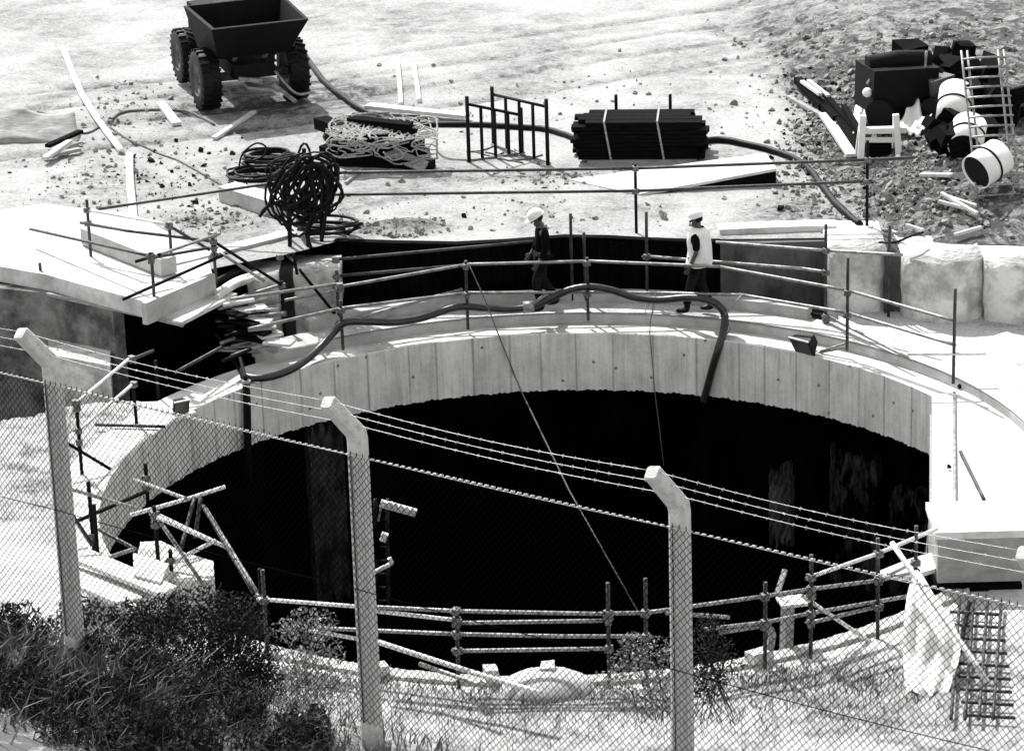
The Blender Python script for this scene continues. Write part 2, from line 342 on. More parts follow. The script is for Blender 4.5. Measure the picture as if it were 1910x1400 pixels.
FZ = 7.7                      # level of the fence's top line wire
F0, F1 = P(107, 712, FZ), P(1268, 978, FZ)
def yfence(X): return F0.y+(X-F0.x)*(F1.y-F0.y)/(F1.x-F0.x)
def lower(X, Y):
    r = np.hypot(X, Y); z = np.where(X > -3.6, .19, -.04)*1.0
    z = np.where(Y < 0, .02, z)
    k = np.clip((r-7.3)/1.5, 0, 1); bank = np.clip(5.0-np.clip(Y-.25-yfence(X), 0, 99)*.78, 0, 5.3)*k*k*(3-2*k); z = z+bank
    z = z+fbm(X*1.3, Y*1.3, 4, 5)*.10*np.clip((r-7.2)/1.2, 0, 1)*np.where(X > 3.5, np.where(Y > 0, .0, 1), 1)
    return z
ph = np.linspace(0, 2*math.pi, 721); rr_ = np.concatenate([[7.08], np.arange(7.2, 14, .1), np.arange(14.2, 26, .25), np.geomspace(27, 200, 20)])
A = np.repeat(ph[:, None], len(rr_), 1); RR = np.repeat(rr_[None], len(ph), 0)
X = RR*np.cos(A); Y = RR*np.sin(A); Z = lower(X, Y)
far = (Y > 8.5) & (np.abs(X) < 200); Z = np.where(far, np.minimum(Z, -.3), Z)
trench = (Y > 0) & (RR > 7.7) & (X > -4.3) & (X < 4.6); Z = np.where(trench, -.9, Z)
pq = [P(a, b, 0) for a, b in ((-700, 850), (60, 770), (140, 745), (300, 742), (400, 704), (445, 690))]
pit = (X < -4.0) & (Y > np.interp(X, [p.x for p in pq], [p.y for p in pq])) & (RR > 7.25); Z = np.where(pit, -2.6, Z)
dl = np.where(pit, 2., 0)+np.where(trench, 1.2, 0)+.35*(Y < -6)+.6*(Y < -12)+.5*((X < -6.5) & (Y > -1))  # pit term: dark mud plus the overhanging slab's shade put into the tone
sheet('lower_ground', X, Y, Z, 'ground2', dirt_shade=dl.astype(float))
def lgz(x, y): return float(lower(np.array([x]), np.array([y]))[0])

# ------------------------------------------------------------------ the shaft: ring beam, pile wall, floor
def ring_profile(name, prof, a0, a1, m, seg=360, label=None, cat=None, rag=None, parent=None, kind=None):
    mb = MB(); mb.uv = []; n = len(prof); L = [0]
    for i in range(1, n): L.append(L[-1]+math.hypot(prof[i][0]-prof[i-1][0], prof[i][1]-prof[i-1][1]))
    full = abs(a1-a0) > 2*math.pi-1e-3
    vs = []
    for k in range(seg+1):
        a = a0+(a1-a0)*k/seg
        for i, (r, z) in enumerate(prof):
            if rag and i in rag: z += rag[i]*(.5*math.sin(a*61)+.7*math.sin(a*143+2)+abs(math.sin(a*237+1))+.6*math.sin(a*401)) - .0
            vs.append((r*math.cos(a), r*math.sin(a), z)); mb.uv.append((a*R, L[i]))
    fs = [(k*n+i, (k+1)*n+i, (k+1)*n+i+1, k*n+i+1) for k in range(seg) for i in range(n-1)]
    mb.add(vs, fs)
    if not full: mb.f += [tuple(range(n)), tuple(reversed([seg*n+i for i in range(n)]))]; mb.sm += [False]*2
    return mb.build(name, m, parent, label=label, cat=cat, kind=kind, loc=(0, 0, 0) if parent is None else None)
t = thing('ring_beam', 'round concrete capping beam with board marked inner face around the black shaft', 'concrete beam', (0, 6.6, -1))
ring_profile('beam_face', [(R+.35, -1.0), (R, -1.0), (R, -.012), (R+.012, 0)], 0, 2*math.pi, 'ringface', 1440, rag={0: .012, 1: .012}, parent=t)
ring_profile('beam_top', [(R+.012, 0), (R+.5, .004), (R+.72, .004)], 0, 2*math.pi, 'concw', 360, parent=t)
aL = math.atan2(5.75, -4.75); aR = math.atan2(1.0, 7.0)
ring_profile('upstand', [(R+.48, -.05), (R+.48, .15), (R+.50, .17), (R+1.02, .19), (R+1.02, -.2), (R+.48, -.2)], aR, aL-.0, 'conc', 300, parent=t)
a2 = math.atan2(6.4, -3.95); a3 = math.atan2(6.35, 4.1)
ring_profile('rear_kerb', [(R+1.0, .18), (R+1.0, .37), (R+1.16, .38), (R+1.16, -.9)], a3, a2, 'conc', 200, parent=t)
# piles under the beam
mb = MB(); vs = []; fs = []; NP = 46; per = 10; n = NP*per
for j, z in enumerate((-.9, -3, -7, -24)):
    for k in range(n):
        a = 2*math.pi*k/n; q = (k % per)/per; r = R+.10+.16*abs(math.cos(math.pi*q))-.02
        vs.append((r*math.cos(a), r*math.sin(a), z))
for j in range(3):
    for k in range(n): fs.append((j*n+k, (j+1)*n+k, (j+1)*n+(k+1) % n, j*n+(k+1) % n))
mb.add(vs, fs); mb.build('shaft_wall', 'shaft', label='piled wall lining the inside of the deep round shaft, coloured black for its shade', cat='shaft wall', loc=(0, 6.6, -24))
mb = MB(); mb.add([(8*math.cos(i/32*math.pi), 8*math.sin(i/32*math.pi), -23.5) for i in range(64)], [tuple(range(64))]); mb.build('shaft_floor', 'mud', kind='structure')
# lighter strips on the shaft wall, the light on it put into the colour
def pile_strip(x0, x1, y0, y1, label, ns=7, rag=.2, m='shaftlit'):
    mb = MB(); a_ = CY(x0, (y0+y1)/2, R+.02); b_ = CY(x1, (y0+y1)/2, R+.02); A0 = math.atan2(a_.y, a_.x); A1 = math.atan2(b_.y, b_.x); vs = []
    mid = CY((x0+x1)/2, y0, R); mid2 = CY((x0+x1)/2, y1, R); N = 24; nv = 16
    for j in range(nv+1):
        for i in range(N+1):
            e = 0; q = i/N; a = A0+(A1-A0)*(q+(e if i in (0, N) else 0)*(1 if i else -1)*.6)
            tpz = rnd.uniform(-rag, rag)*.9 if j in (0, nv) else 0
            r = R+.06+.02*math.sin(j*1.7+i); vs.append((r*math.cos(a), r*math.sin(a), mid.z+(mid2.z-mid.z)*j/nv+tpz))
    off = len(vs); vs += [(x*1.02, y*1.02, z) for x, y, z in vs]
    fs = [(j*(N+1)+i, j*(N+1)+i+1, (j+1)*(N+1)+i+1, (j+1)*(N+1)+i) for j in range(nv) for i in range(N)]
    bd = [i for i in range(N+1)]+[j*(N+1)+N for j in range(1, nv+1)]+[nv*(N+1)+i for i in range(N-1, -1, -1)]+[j*(N+1) for j in range(nv-1, 0, -1)]
    fs += [(bd[i], bd[(i+1) % len(bd)], bd[(i+1) % len(bd)]+off, bd[i]+off) for i in range(len(bd))]
    mb.add(vs, fs); mb.build('lit_wall_patch', m, label=label, cat='wall panel', group='painted patches of light on the shaft wall')
pile_strip(1432, 1472, 880, 1010, 'narrow upright strip of painted light on the dark shaft wall')
pile_strip(1545, 1630, 860, 1090, 'blotchy wider patch of painted dim light on the shaft wall, right of the narrow strip', m='shaftdim')
pile_strip(1655, 1728, 920, 1110, 'grey patch of painted dim light on the shaft wall closest to the right deck', m='shaftdim')
pile_strip(586, 650, 800, 1130, 'upright strip of painted faint light on the wall inside the shaft just left of the middle fence post', m='shaftdim2')
# loose things low on the wall of the shaft
def hx(a, b, z, r=5.9): return CY(a, b, r)
# ------------------------------------------------------------------ walls behind the walkway
def wallseg(name, pts, z0, z1, th, m, label, cat):
    mb = MB(); n = len(pts); vs = []
    tz = z1 if isinstance(z1, list) else [z1]*n
    nm = []
    for i in range(n):
        a = pts[max(i-1, 0)]; b = pts[min(i+1, n-1)]; dd = Vector((b[0]-a[0], b[1]-a[1])).normalized(); nm.append((-dd.y, dd.x))
    for i in range(n):
        x, y = pts[i]; vs += [(x, y, z0), (x, y, tz[i]), (x+nm[i][0]*th, y+nm[i][1]*th, tz[i]), (x+nm[i][0]*th, y+nm[i][1]*th, z0)]
    fs = []
    for i in range(n-1):
        for k in range(4): fs.append((i*4+k, (i+1)*4+k, (i+1)*4+(k+1) % 4, i*4+(k+1) % 4))
    fs += [(3, 2, 1, 0), tuple((n-1)*4+k for k in range(4))]
    mb.add(vs, fs); return mb.build(name, m, label=label, cat=cat)
def up2(a, b, z=GZ, dy=0): q = P(a, b, z); return (q.x, q.y+dy)
wp = [up2(a, b, GZ, -.07) for a, b in ((622, 448), (740, 452), (850, 454), (950, 449), (1051, 441), (1130, 442), (1200, 446), (1285, 449), (1342, 449))]
wallseg('retaining_wall', wp, -1.2, GZ+.01, .16, 'black', 'long black boarded retaining wall facing the walkway behind the two workers', 'retaining wall')
mb = MB()
for a in range(640, 1330, 22):
    q = P(a, 448, GZ); yy = np.interp(q.x, [p[0] for p in wp], [p[1] for p in wp]); mb.box((q.x, yy-.012, .1+rnd.uniform(-.01, .01)), (.17, .02+rnd.uniform(0, .012), 2.1))
mb.build('wall_boarding', 'black', label='upright black boards lining the front of the long black retaining wall', cat='boarding')
wp2 = [up2(a, b, GZ, -.07) for a, b in ((1343, 449), (1400, 449), (1470, 447), (1545, 445))]
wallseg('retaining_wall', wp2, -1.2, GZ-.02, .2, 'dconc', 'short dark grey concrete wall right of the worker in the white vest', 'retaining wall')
wp3 = [up2(a, b, GZ, -.02) for a, b in ((1343, 441), (1400, 438), (1500, 434), (1560, 433))]
wallseg('coping', [(x, y+.1) for x, y in wp3], GZ-.1, GZ+.09, .35, 'concw', 'pale concrete coping along the top of the short grey wall', 'coping')
# pillars / rounded piers on the right
def pier(pts, z0, z1, m, label, bulge=.0):
    mb = MB(); N = len(pts); vs = []; lev = 9
    for j in range(lev+1):
        z = z0+(z1-z0)*j/lev
        for i, (x, y) in enumerate(pts):
            k = 1+.0*j; vs.append((x+rnd.uniform(-.02, .02), y+rnd.uniform(-.02, .02), z+(rnd.uniform(-.03, .0) if j == lev else 0)))
    fs = [(j*N+i, j*N+(i+1) % N, (j+1)*N+(i+1) % N, (j+1)*N+i) for j in range(lev) for i in range(N)]
    fs.append(tuple(lev*N+i for i in range(N)))
    mb.add(vs, fs, True); mb.build('concrete_pier', m, label=label, cat='concrete pier', group='rough concrete piers behind the walkway')
def arcpts(x0, x1, yb, dep, n=9, bulge=.35, z=.2):
    a = P(x0, yb, z); b = P(x1, yb, z); o = []
    for i in range(n):
        q = i/(n-1); x = a.x+(b.x-a.x)*q; y = a.y+(b.y-a.y)*q-bulge*math.sin(math.pi*q); o.append((x, y))
    return o+[(b.x+.02, b.y+dep), (a.x-.02, a.y+dep)]
pier(arcpts(1547, 1652, 578, 1.6, bulge=.12), -.4, GZ+.05, 'pier', 'blotchy square concrete pier just right of the short grey wall')
pier(arcpts(1650, 1690, 583, 1.6, bulge=-.1), -.4, GZ+.0, 'dconc', 'narrow dark strip painted for the shaded gap between the two right-hand piers')  # gap between the piers, its shade put in as a dark strip
pier(arcpts(1684, 1832, 590, 1.6, bulge=.35), -.4, GZ+.02, 'pier', 'wide rounded pale concrete pier at the right edge of the site')
pier(arcpts(1836, 2050, 596, 1.8, bulge=.3), -.4, GZ+.0, 'pier', 'concrete pier beyond the wide rounded pier, farthest to the right')
pier(arcpts(552, 633, 588, .9, bulge=.02, z=.25), -.4, 1.02, 'pier', 'blotchy square concrete pier at the left end of the black wall')
pier(arcpts(466, 522, 612, .8, bulge=.14, z=.1), -.4, 1.02, 'pier', 'rounded pale concrete pier behind the stacked scaffold boards')
pier(arcpts(524, 553, 596, .5, bulge=-.05, z=.1), -.4, .98, 'dconc', 'dark narrow concrete infill between the two left-hand piers')
# concrete slab platform on the left
def slabpoly(name, pp, z, th, m, label, cat, zs=None):
    pl = [(P(a, b, z).x, P(a, b, z).y) for a, b in pp]; mb = MB(); mb.prism(pl, z-th, z); return mb.build(name, m, label=label, cat=cat)
SZ = 1.26
slabpoly('concrete_slab', [(-60, 486), (85, 512), (272, 563), (396, 512), (385, 470), (250, 400), (80, 380), (-60, 400)], SZ, .27, 'concw', 'wide pale concrete slab overhanging the black pit at the left', 'slab')
t = thing('timber_landing', 'pale step board and edge beam at the right end of the concrete slab', 'landing', P(340, 560, 1))
A0 = P(268, 567, 1.30); A1 = P(397, 512, 1.30)
MB().bar(A0-Vector((0, 0, .16)), A1-Vector((0, 0, .16)), .10, .36).build('edge_beam', 'conc', t)
pl = [(P(a, b, .98).x, P(a, b, .98).y) for a, b in ((283, 588), (338, 601), (442, 547), (397, 536))]
MB().prism(pl, .92, .98).build('step_board', 'concw', t)
t = thing('kerb_beam', 'long grey concrete kerb beam lying across the pale slab at the left', 'beam', P(250, 500, SZ))
A0 = P(166, 452, SZ+.02); A1 = P(316, 512, SZ+.02)
MB().bar(A0+Vector((0, 0, .14)), A1+Vector((0, 0, .14)), .30, .28).build('beam', 'conc', t)
A0 = P(318, 520, SZ-.2); A1 = P(545, 462, SZ-.2)
MB().bar(A0+Vector((0, .2, .1)), A1+Vector((0, .2, .1)), .3, .26).build('kerb_beam', 'conc', label='rough concrete ground beam running from the slab corner to the hose rack', cat='beam')
# pit side under the slab
wallseg('cut_bank', [up2(-900, 600, 1.), up2(-60, 530, 1.), up2(85, 548, 1., .1), up2(150, 562, .98, .1), up2(208, 575, .98, .1)], -2.8, .98, .25, 'bank', 'cut face of pale earth and rubble below the concrete slab at the left', 'earth bank')
wallseg('pit_shade_wall', [up2(200, 560, .98, .3), up2(330, 520, .98, .5), up2(460, 500, 1., .35), up2(640, 455, 1., .3)], -2.8, .95, .25, 'black', 'back of the pit below the pale slab, coloured black for the slab shadow', 'pit wall')  # the slab's shadow over the pit back is put into this black
q0 = P(120, 720, 0)
slabpoly('support_wall', [(90, 660), (205, 682), (206, 640), (90, 612)], .2, 1.3, 'pier', 'stained concrete wall stub left of the black pit', 'wall')
for k, (x0, y0, x1, y1) in enumerate(((88, 548, 275, 590), (276, 590, 342, 606))):
    MB().bar(P(x0, y0, .98), P(x1, y1, .93), .06, .05).build('bearer', 'gwood', label=('long timber bearer tucked under the front edge of the pale slab', 'short timber bearer poking out below the step board')[k], cat='timber')
# concrete deck on the right of the shaft
t = thing('concrete_deck', 'bright flat concrete deck covering the right-hand rim of the shaft', 'deck', (7, 1, 0))
DP = [P(1738, 738, .02), P(1741, 985, .02)]
pl = [(DP[0].x, DP[0].y), (DP[1].x, DP[1].y), (9.6, DP[1].y-.1), (9.9, 3.4), (7.2, 3.6)]
MB().prism(pl, -.22, .03).build('deck_slab', 'concw', t)
mb = MB(); mb.bar((DP[0].x-.02, DP[0].y-.2, -.42), (DP[1].x-.02, DP[1].y, -.42), .06, .42); mb.build('edge_board', 'gwood', t)
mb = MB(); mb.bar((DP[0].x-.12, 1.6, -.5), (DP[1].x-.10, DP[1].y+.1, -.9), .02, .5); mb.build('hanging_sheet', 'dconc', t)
# block standing on the near right rim
BZ = P(1748, 1090, .12); bw = 1.6
t = thing('concrete_block', 'big square concrete block with bright top on dark timber at the right', 'concrete block', (BZ.x+.8, BZ.y, 0))
zt = ztop(BZ, 1008)
MB().box((BZ.x+.575, BZ.y+.5, (zt+.05)/2+.08), (1.15, 1.0, zt-.08)).build('block', 'blk', t)
MB().box((BZ.x+.575, BZ.y+.48, zt+.085), (1.24, 1.06, .10)).build('cap', 'concw', t)
MB().box((BZ.x+.58, BZ.y+.46, -.03), (1.08, .9, .24)).build('base_timber', 'dwood', t)
# slabs on the near left rim
def flat(name, pp, z, th, m, label, cat, group=None):
    pl = [(P(a, b, z).x, P(a, b, z).y) for a, b in pp]; mb = MB(); mb.prism(pl, z-th, z); return mb.build(name, m, label=label, cat=cat, group=group)
flat('wide_plank', [(128, 1038), (148, 1015), (330, 1092), (300, 1108)], .62, .06, 'wood', 'upper of two broad pale planks on the near left rim', 'plank', 'broad planks on the near left rim')
flat('wide_plank', [(132, 1052), (128, 1085), (215, 1122), (300, 1108)], .50, .06, 'wood', 'lower of two broad pale planks on the near left rim', 'plank', 'broad planks on the near left rim')
flat('stone_block', [(248, 1030), (250, 1072), (300, 1085), (315, 1050)], .66, .5, 'concw', 'small square pale block behind the broad planks', 'block')
flat('concrete_lump', [(262, 1010), (300, 1008), (345, 1030), (398, 1046), (400, 1080), (330, 1085), (250, 1060)], .45, .6, 'pier', 'rough concrete lump on the near left rim under the tube frame', 'concrete')
# near rim kerb with broken bits
nk = thing('near_kerb', 'uneven pale kerb along the near rim of the shaft', 'kerb', (0, -6.8, 0))
ring_profile('kerb', [(R+.02, -.6), (R+.02, .04), (R+.26, .05), (R+.3, -.1)], math.pi*1.13, math.pi*1.80, 'conc', 600, parent=nk, rag={1: .006, 2: .008})

# ------------------------------------------------------------------ scaffold tube railings
TR = .026
def coupler(parent, p, s=1.):
    c = MB(); rot = Matrix.Rotation(rnd.uniform(0, 3), 3, 'Z'); c.box(p, (.085*s, .10*s, .085*s), rot); c.tube([Vector(p)+rot @ Vector((-.07*s, .03, 0)), Vector(p)+rot @ Vector((.07*s, .03, 0))], .016*s, 6)
    c.build('coupler', 'coup', parent)
def tubepart(parent, name, pts, m='tube', r=TR, sag=0.0):
    pts = [Vector(p) for p in pts]
    if len(pts) == 2:
        a, b = pts; pts = [a.lerp(b, i/6)-Vector((0, 0, sag*math.sin(math.pi*i/6))) for i in range(7)]
    return MB().tube(pts, r, 10).build(name, m, parent)
def run(name, label, cat, posts, rails, pm='tube', rm='tubeg', group=None, r=TR):
    """posts: (base Vector, top z); rails: lists of Vectors"""
    t = thing(name, label, cat, posts[0][0] if posts else (rails[0][1] if isinstance(rails[0], tuple) else rails[0])[0], group)
    for b, z in posts: tubepart(t, 'post', [b, (b.x+rnd.uniform(-.01, .01), b.y, z)], pm, r)
    for k, rl in enumerate(rails):
        m = rm
        if isinstance(rl, tuple): m, rl = rl
        for a, b in zip(rl[:-1], rl[1:]):
            d = (b-a).normalized()*.06; tubepart(t, 'rail', [a-d, b+d+Vector((0, 0, .0))], m, r)
        for q in rl:
            for b, z in posts:
                if math.hypot(b.x-q.x, b.y-q.y) < .25: coupler(t, (b.x, b.y-.02, q.z)); break
    return t
def cyl(r, near=False): return lambda a, b: CY(a, b, r, near)
# A: the rail round the shaft, standing on the ledge
c = cyl(R+.34)
def pst(x, yb, yt, z=None, r=None, f=None):
    b = P(x, yb, z) if z is not None else f(x, yb)
    return (b, ztop(b, yt))
def onring(x, yb, yt, r=R+.25, xt=None):
    b = CY(x, yb, r); return (b, ztop(b, yt))
postsA = [onring(640, 652, 560), onring(873, 592+22, 486), onring(1097, 597, 480), onring(1580, 653, 480)]
railsA = [[c(436, 557), c(632, 529)], [c(632, 535), c(872, 493), c(1100, 487), c(1340, 497), c(1580, 541), c(1777, 597)],
          [c(470, 612), c(634, 575), c(872, 546), c(1100, 545), c(1225, 546), c(1385, 550), c(1580, 583), c(1777, 642)]]
run('guard_railing', 'scaffold tube guard railing round the far rim, the big hose lying on it', 'railing', postsA, railsA)
b = P(1780, 968, .03)
b2 = CY(1778, 715, R+.3)
run('scaffold_post', 'tall upright tube at the right end of the rim railing, beside the bright deck', 'tube', [(b2, ztop(b2, 538))], [[BY(1700, 660, b2.y), BY(1832, 660, b2.y)]], rm='tubew')
run('lying_tube', 'thin tube lying along the right-hand deck below the tall upright tube', 'tube', [], [[P(1780, 735, .06), P(1782, 965, .06)]], rm='tubeg')
# B: rail on the walkway behind the workers
c = cyl(R+1.02)
def onk(x, yb, yt, r=R+1.02, zb=.4): b = P(x, yb, zb); b = CY(x, yb, r); return (b, ztop(b, yt))
postsB = [onk(632, 590, 507), onk(1068, 560, 398), onk(1093, 560, 433), onk(1207, 545, 395), onk(1540, 592, 418), (P(1657, 590, .2), ztop(P(1657, 590, .2), 420))]
railsB = [('tube', [c(636, 483), c(988, 451)]), ('tube', [c(636, 514), c(872, 494)]), [c(1207, 478), c(1498, 501), c(1532, 506)], [c(1342, 452), c(1540, 467), c(1677, 475)],
          [c(640, 600), c(856, 541)], ('dark', [P(1455, 579, .25), P(1540, 588, .25)]), ('tubeg', [P(1545, 590, .3), P(1690, 665, .25)])]
run('guard_railing', 'scaffold tube railing on the back of the walkway in front of the black wall', 'railing', postsB, railsB)
# C: rail on the upper ground
pc = [(P(1187, 434, GZ), 0), (P(1617, 424, GZ), 0)]
pc = [(b, ztop(b, y)) for (b, _), y in zip(pc, (306, 262))]
def onC(a, bb):                                           # onto the upright plane through the two posts
    A, B = pc[0][0], pc[1][0]; nrm = Vector((B.y-A.y, -(B.x-A.x), 0)); d = ray(a, bb); return CAM+d*((A-CAM).dot(nrm)/d.dot(nrm))
p540 = onC(541, 470); p540.z = GZ-.1
run('guard_railing', 'long two-rail scaffold fence on the pale upper ground above the black wall', 'railing', pc+[(p540, ztop(p540, 372))],
    [[onC(190, 389), onC(640, 322), onC(1187, 314), onC(1617, 298), onC(1700, 294)], [onC(618, 363), onC(1187, 356), onC(1617, 338)]], pm='dark', rm='tube')
# D: rails on the slab
def sp(x, yb, yt, z=SZ): b = P(x, yb, z); return (b, ztop(b, yt))
pD = [sp(87, 640, 490, .0), sp(179, 602, 372, .1), sp(322, 508, 420), sp(290, 592, 475, .95), sp(404, 537, 438, .98)]
def yo(i): return pD[i][0].y
run('guard_railing', 'tangle of scaffold tube rails round the pale slab and pit at the left', 'railing', pD, [
    ('tube', [BY(154, 416, yo(1)), BY(240, 431, yo(2)), BY(396, 450, yo(4))]), ('tubew', [BY(160, 391, yo(1)), BY(309, 418, yo(2))]),
    ('tube', [P(60, 428, SZ+.3), BY(279, 477, yo(3)+.2)]), ('dark', [BY(259, 486, yo(3)), BY(293, 476, yo(3))]), [BY(293, 476, yo(3)), BY(406, 437, yo(4))],
    ('tube', [BY(293, 479, yo(3)), BY(386, 463, yo(4))]), ('dark', [BY(235, 556, yo(3)), BY(416, 476, yo(4))]), [BY(84, 557, yo(0)), BY(179, 510, yo(1))],
    ('dark', [BY(398, 450, yo(4)), BY(520, 528, yo(4)-.1)]), [BY(416, 475, yo(4)), BY(488, 521, yo(4)-.1)], ('tube', [BY(317, 422, yo(2)), BY(386, 463, yo(4))])])
# standards by the piers
b = P(531, 628, .05)
run('scaffolding', 'dark scaffold upright with diagonal brace in front of the left concrete piers', 'scaffolding', [(b, ztop(b, 524)), (P(632, 596, .2), ztop(P(632, 596, .2), 505))], [
    ('dark', [BY(562, 507, b.y), BY(638, 602, b.y+.2)]), ('dark', [BY(548, 478, b.y), BY(553, 505, b.y)]), [BY(490, 593, b.y), BY(526, 583, b.y)],
    [BY(445, 577, b.y), BY(628, 541, b.y+.2)], [BY(445, 555, b.y), BY(520, 532, b.y)]], pm='dark')
# E: left rim, tall
def yl(a, bb, Y): return BY(a, bb, Y)
pE = [sp(255, 792, 718, .0), sp(296, 742, 672, .0), sp(153, 884, 760, .0)]
run('guard_railing', 'leaning pale scaffold rails on the left rim of the shaft behind the mesh', 'railing', pE, [
    ('tubew', [BY(144, 750, pE[2][0].y), BY(242, 668, pE[0][0].y)]), ('tubew', [BY(148, 802, pE[2][0].y), BY(248, 716, pE[0][0].y)]),
    ('tube', [BY(246, 670, pE[0][0].y), BY(283, 655, pE[0][0].y+.8)]), ('tube', [BY(335, 690, 3.9), BY(408, 650, 4.3)]), ('dark', [BY(122, 824, pE[2][0].y), BY(200, 871, pE[2][0].y)]),
    ('tubew', [BY(133, 765, pE[2][0].y-.1), BY(122, 825, pE[2][0].y-.3)]), ('tube', [P(185, 792, .05), P(300, 795, .05)])], pm='dark')
# F: near left frame
Y0 = -3.2
pF = [(BY(176, 1029, Y0), BY(176, 898, Y0).z), (BY(182, 1030, Y0-.1), BY(182, 935, Y0).z), (BY(276, 938, -1.5), BY(272, 864, -1.5).z), (BY(298, 1079, -3.7), BY(296, 943, -3.7).z), (BY(321, 1088, -3.9), BY(319, 1025, -3.9).z), (BY(487, 1125, -5), BY(490, 1060, -5).z)]
run('scaffolding', 'jumbled scaffold tubes lashed together over the near left rim', 'scaffolding', pF, [
    ('tubew', [BY(251, 958, -3.4), BY(350, 930, -3.0), BY(412, 910, -2.7)]), ('tubeg', [BY(255, 896, -1.6), BY(345, 929, -3.0)]), ('tubeg', [BY(123, 909, Y0), BY(264, 951, -3.3)]),
    ('dark', [BY(126, 979, Y0), BY(268, 918, -1.7)]), ('tubew', [BY(291, 958, -3.7), BY(424, 1021, -3.9)]), ('tubew', [BY(300, 967, -3.8), BY(398, 1010, -4)]),
    ('tubeg', [BY(305, 982, -3.8), BY(378, 1088, -4.3)]), ('tubew', [BY(330, 1044, -3.9), BY(395, 1011, -4.)]), ('tubeg', [BY(387, 954, -3.2), BY(478, 1102, -4.6)]),
    ('tube', [BY(382, 948, -3.2), BY(470, 1100, -4.8)]), ('tube', [BY(361, 934, -3.), BY(338, 1021, -3.6)]), ('tube', [BY(373, 936, -3.), BY(365, 995, -3.2)]), ('tube', [BY(130, 952, -3.2), BY(168, 1010, -3.4)]), ('tube', [BY(190, 990, -3.0), BY(250, 1022, -3.4)]), ('tubeg', [BY(200, 1040, -3.4), BY(245, 1025, -3.5)])], pm='dark', r=.028)
# G: near rim rails
g = cyl(R+.35, True)
def ng(x, yt, yb=None):
    b = CY(x, 1255, R+.35, True); b = Vector((b.x, b.y, 0.0)); q = px(b); b = CY(q[0]+(x-q[0]), yb or q[1], R+.35, True); return (b, ztop(b, yt))
pG = [ng(500, 1062), ng(856, 1132), ng(1137, 1086), ng(1206, 1078), ng(1427, 1085), ng(1512, 1034), ng(1637, 1003), ng(1707, 980, 1120)]
run('guard_railing', 'rusty scaffold tube railing with doubled rails along the near rim', 'railing', pG, [
    ('tubew', [g(488, 1117), g(660, 1130)]), ('tubeg', [g(690, 1131), g(855, 1139), g(1110, 1144), g(1206, 1142), g(1427, 1111), g(1512, 1098), g(1637, 1082), g(1700, 1068)]), ('tubew', [g(690, 1138), g(852, 1156)]),
    [g(865, 1161), g(1118, 1157)], [g(600, 1171), g(856, 1182), g(1050, 1186), g(1206, 1186)], [g(865, 1213), g(1128, 1209)], ('tubew', [g(585, 1176), g(662, 1190)]),
    [g(1322, 1172), g(1427, 1160), g(1512, 1143), g(1690, 1112)], [g(1350, 1178), g(1430, 1166)], [g(1515, 1160), g(1640, 1130)], [g(1250, 1143), g(1352, 1150)], ('tubew', [g(1512, 1075), g(1637, 1032), g(1742, 988)]),
    ('tubew', [g(1500, 1113), g(1640, 1208)]), [g(1645, 1078), g(1697, 1052)]], pm='tube', rm='tubeg')
run('prop_tube', 'long pale tube leaning across the white sheeting at the lower right', 'tube', [], [('tubew', [BY(1668, 1018, -5.9), BY(1836, 1262, -7.6)])], r=.035)
run('prop_tube', 'long pale tube sloping down to the near rim right of the first fence post', 'tube', [], [('tubew', [BY(700, 1195, -6.9), BY(880, 1253, -7.5), BY(1010, 1292, -8.)])], r=.035)
run('prop_tube', 'bent pale tube lying on the near rim below the long sloping one', 'tube', [], [('tubeg', [BY(790, 1240, -7.2), BY(900, 1278, -7.8)])], r=.03)

# ------------------------------------------------------------------ hoses and cables
def hosething(name, pts, r, m, label, cat='hose', k=8, n=12): return MB().tube(smooth(pts, k), r, n).build(name, m, label=label, cat=cat)
hr = R+.24
def H(a, b, r=hr): return CY(a, b, r)
hp_ = [P(452, 700, .08), P(478, 705, .08), P(510, 701, .08), P(545, 688, .09), P(575, 668, .12), P(600, 645, .2), H(622, 620, R+.3), H(645, 601), H(690, 600), H(740, 601), H(790, 592), H(850, 573), H(900, 574), H(945, 577), H(985, 573), H(1020, 560), H(1062, 541), H(1100, 535), H(1140, 541), H(1185, 555), H(1230, 559), H(1280, 555), H(1315, 558), H(1340, 570), H(1352, 590), H(1349, 620, R+.1), H(1340, 650, R-.05), H(1328, 690, R-.07), H(1316, 735, R-.08), H(1312, 748, R-.08)]
t = thing('delivery_hose', 'thick grey rubber hose looping along the rim railing and down into the shaft', 'hose', hp_[0])
MB().tube(smooth(hp_, 8), .062, 14).build('hose', 'hose', t)
q = H(985, 573); mb = MB(); mb.tube([q+Vector((-.08, 0, 0)), q+Vector((.1, 0, .01))], .10, 12); mb.bar(q+Vector((.05, -.05, .05)), q+Vector((.25, -.05, .2)), .03, .04); mb.build('pipe_coupling', 'tubeg', t)
q = H(1385, 549, R+.3); q2 = H(1348, 592, R+.2)
MB().tube([q, q2], .017, 6).build('lashing', 'rope', t)
MB().tube(smooth([H(1352, 585), H(1362, 615), H(1345, 625), H(1350, 592)], 5), .012, 5).build('lashing', 'rope', t)
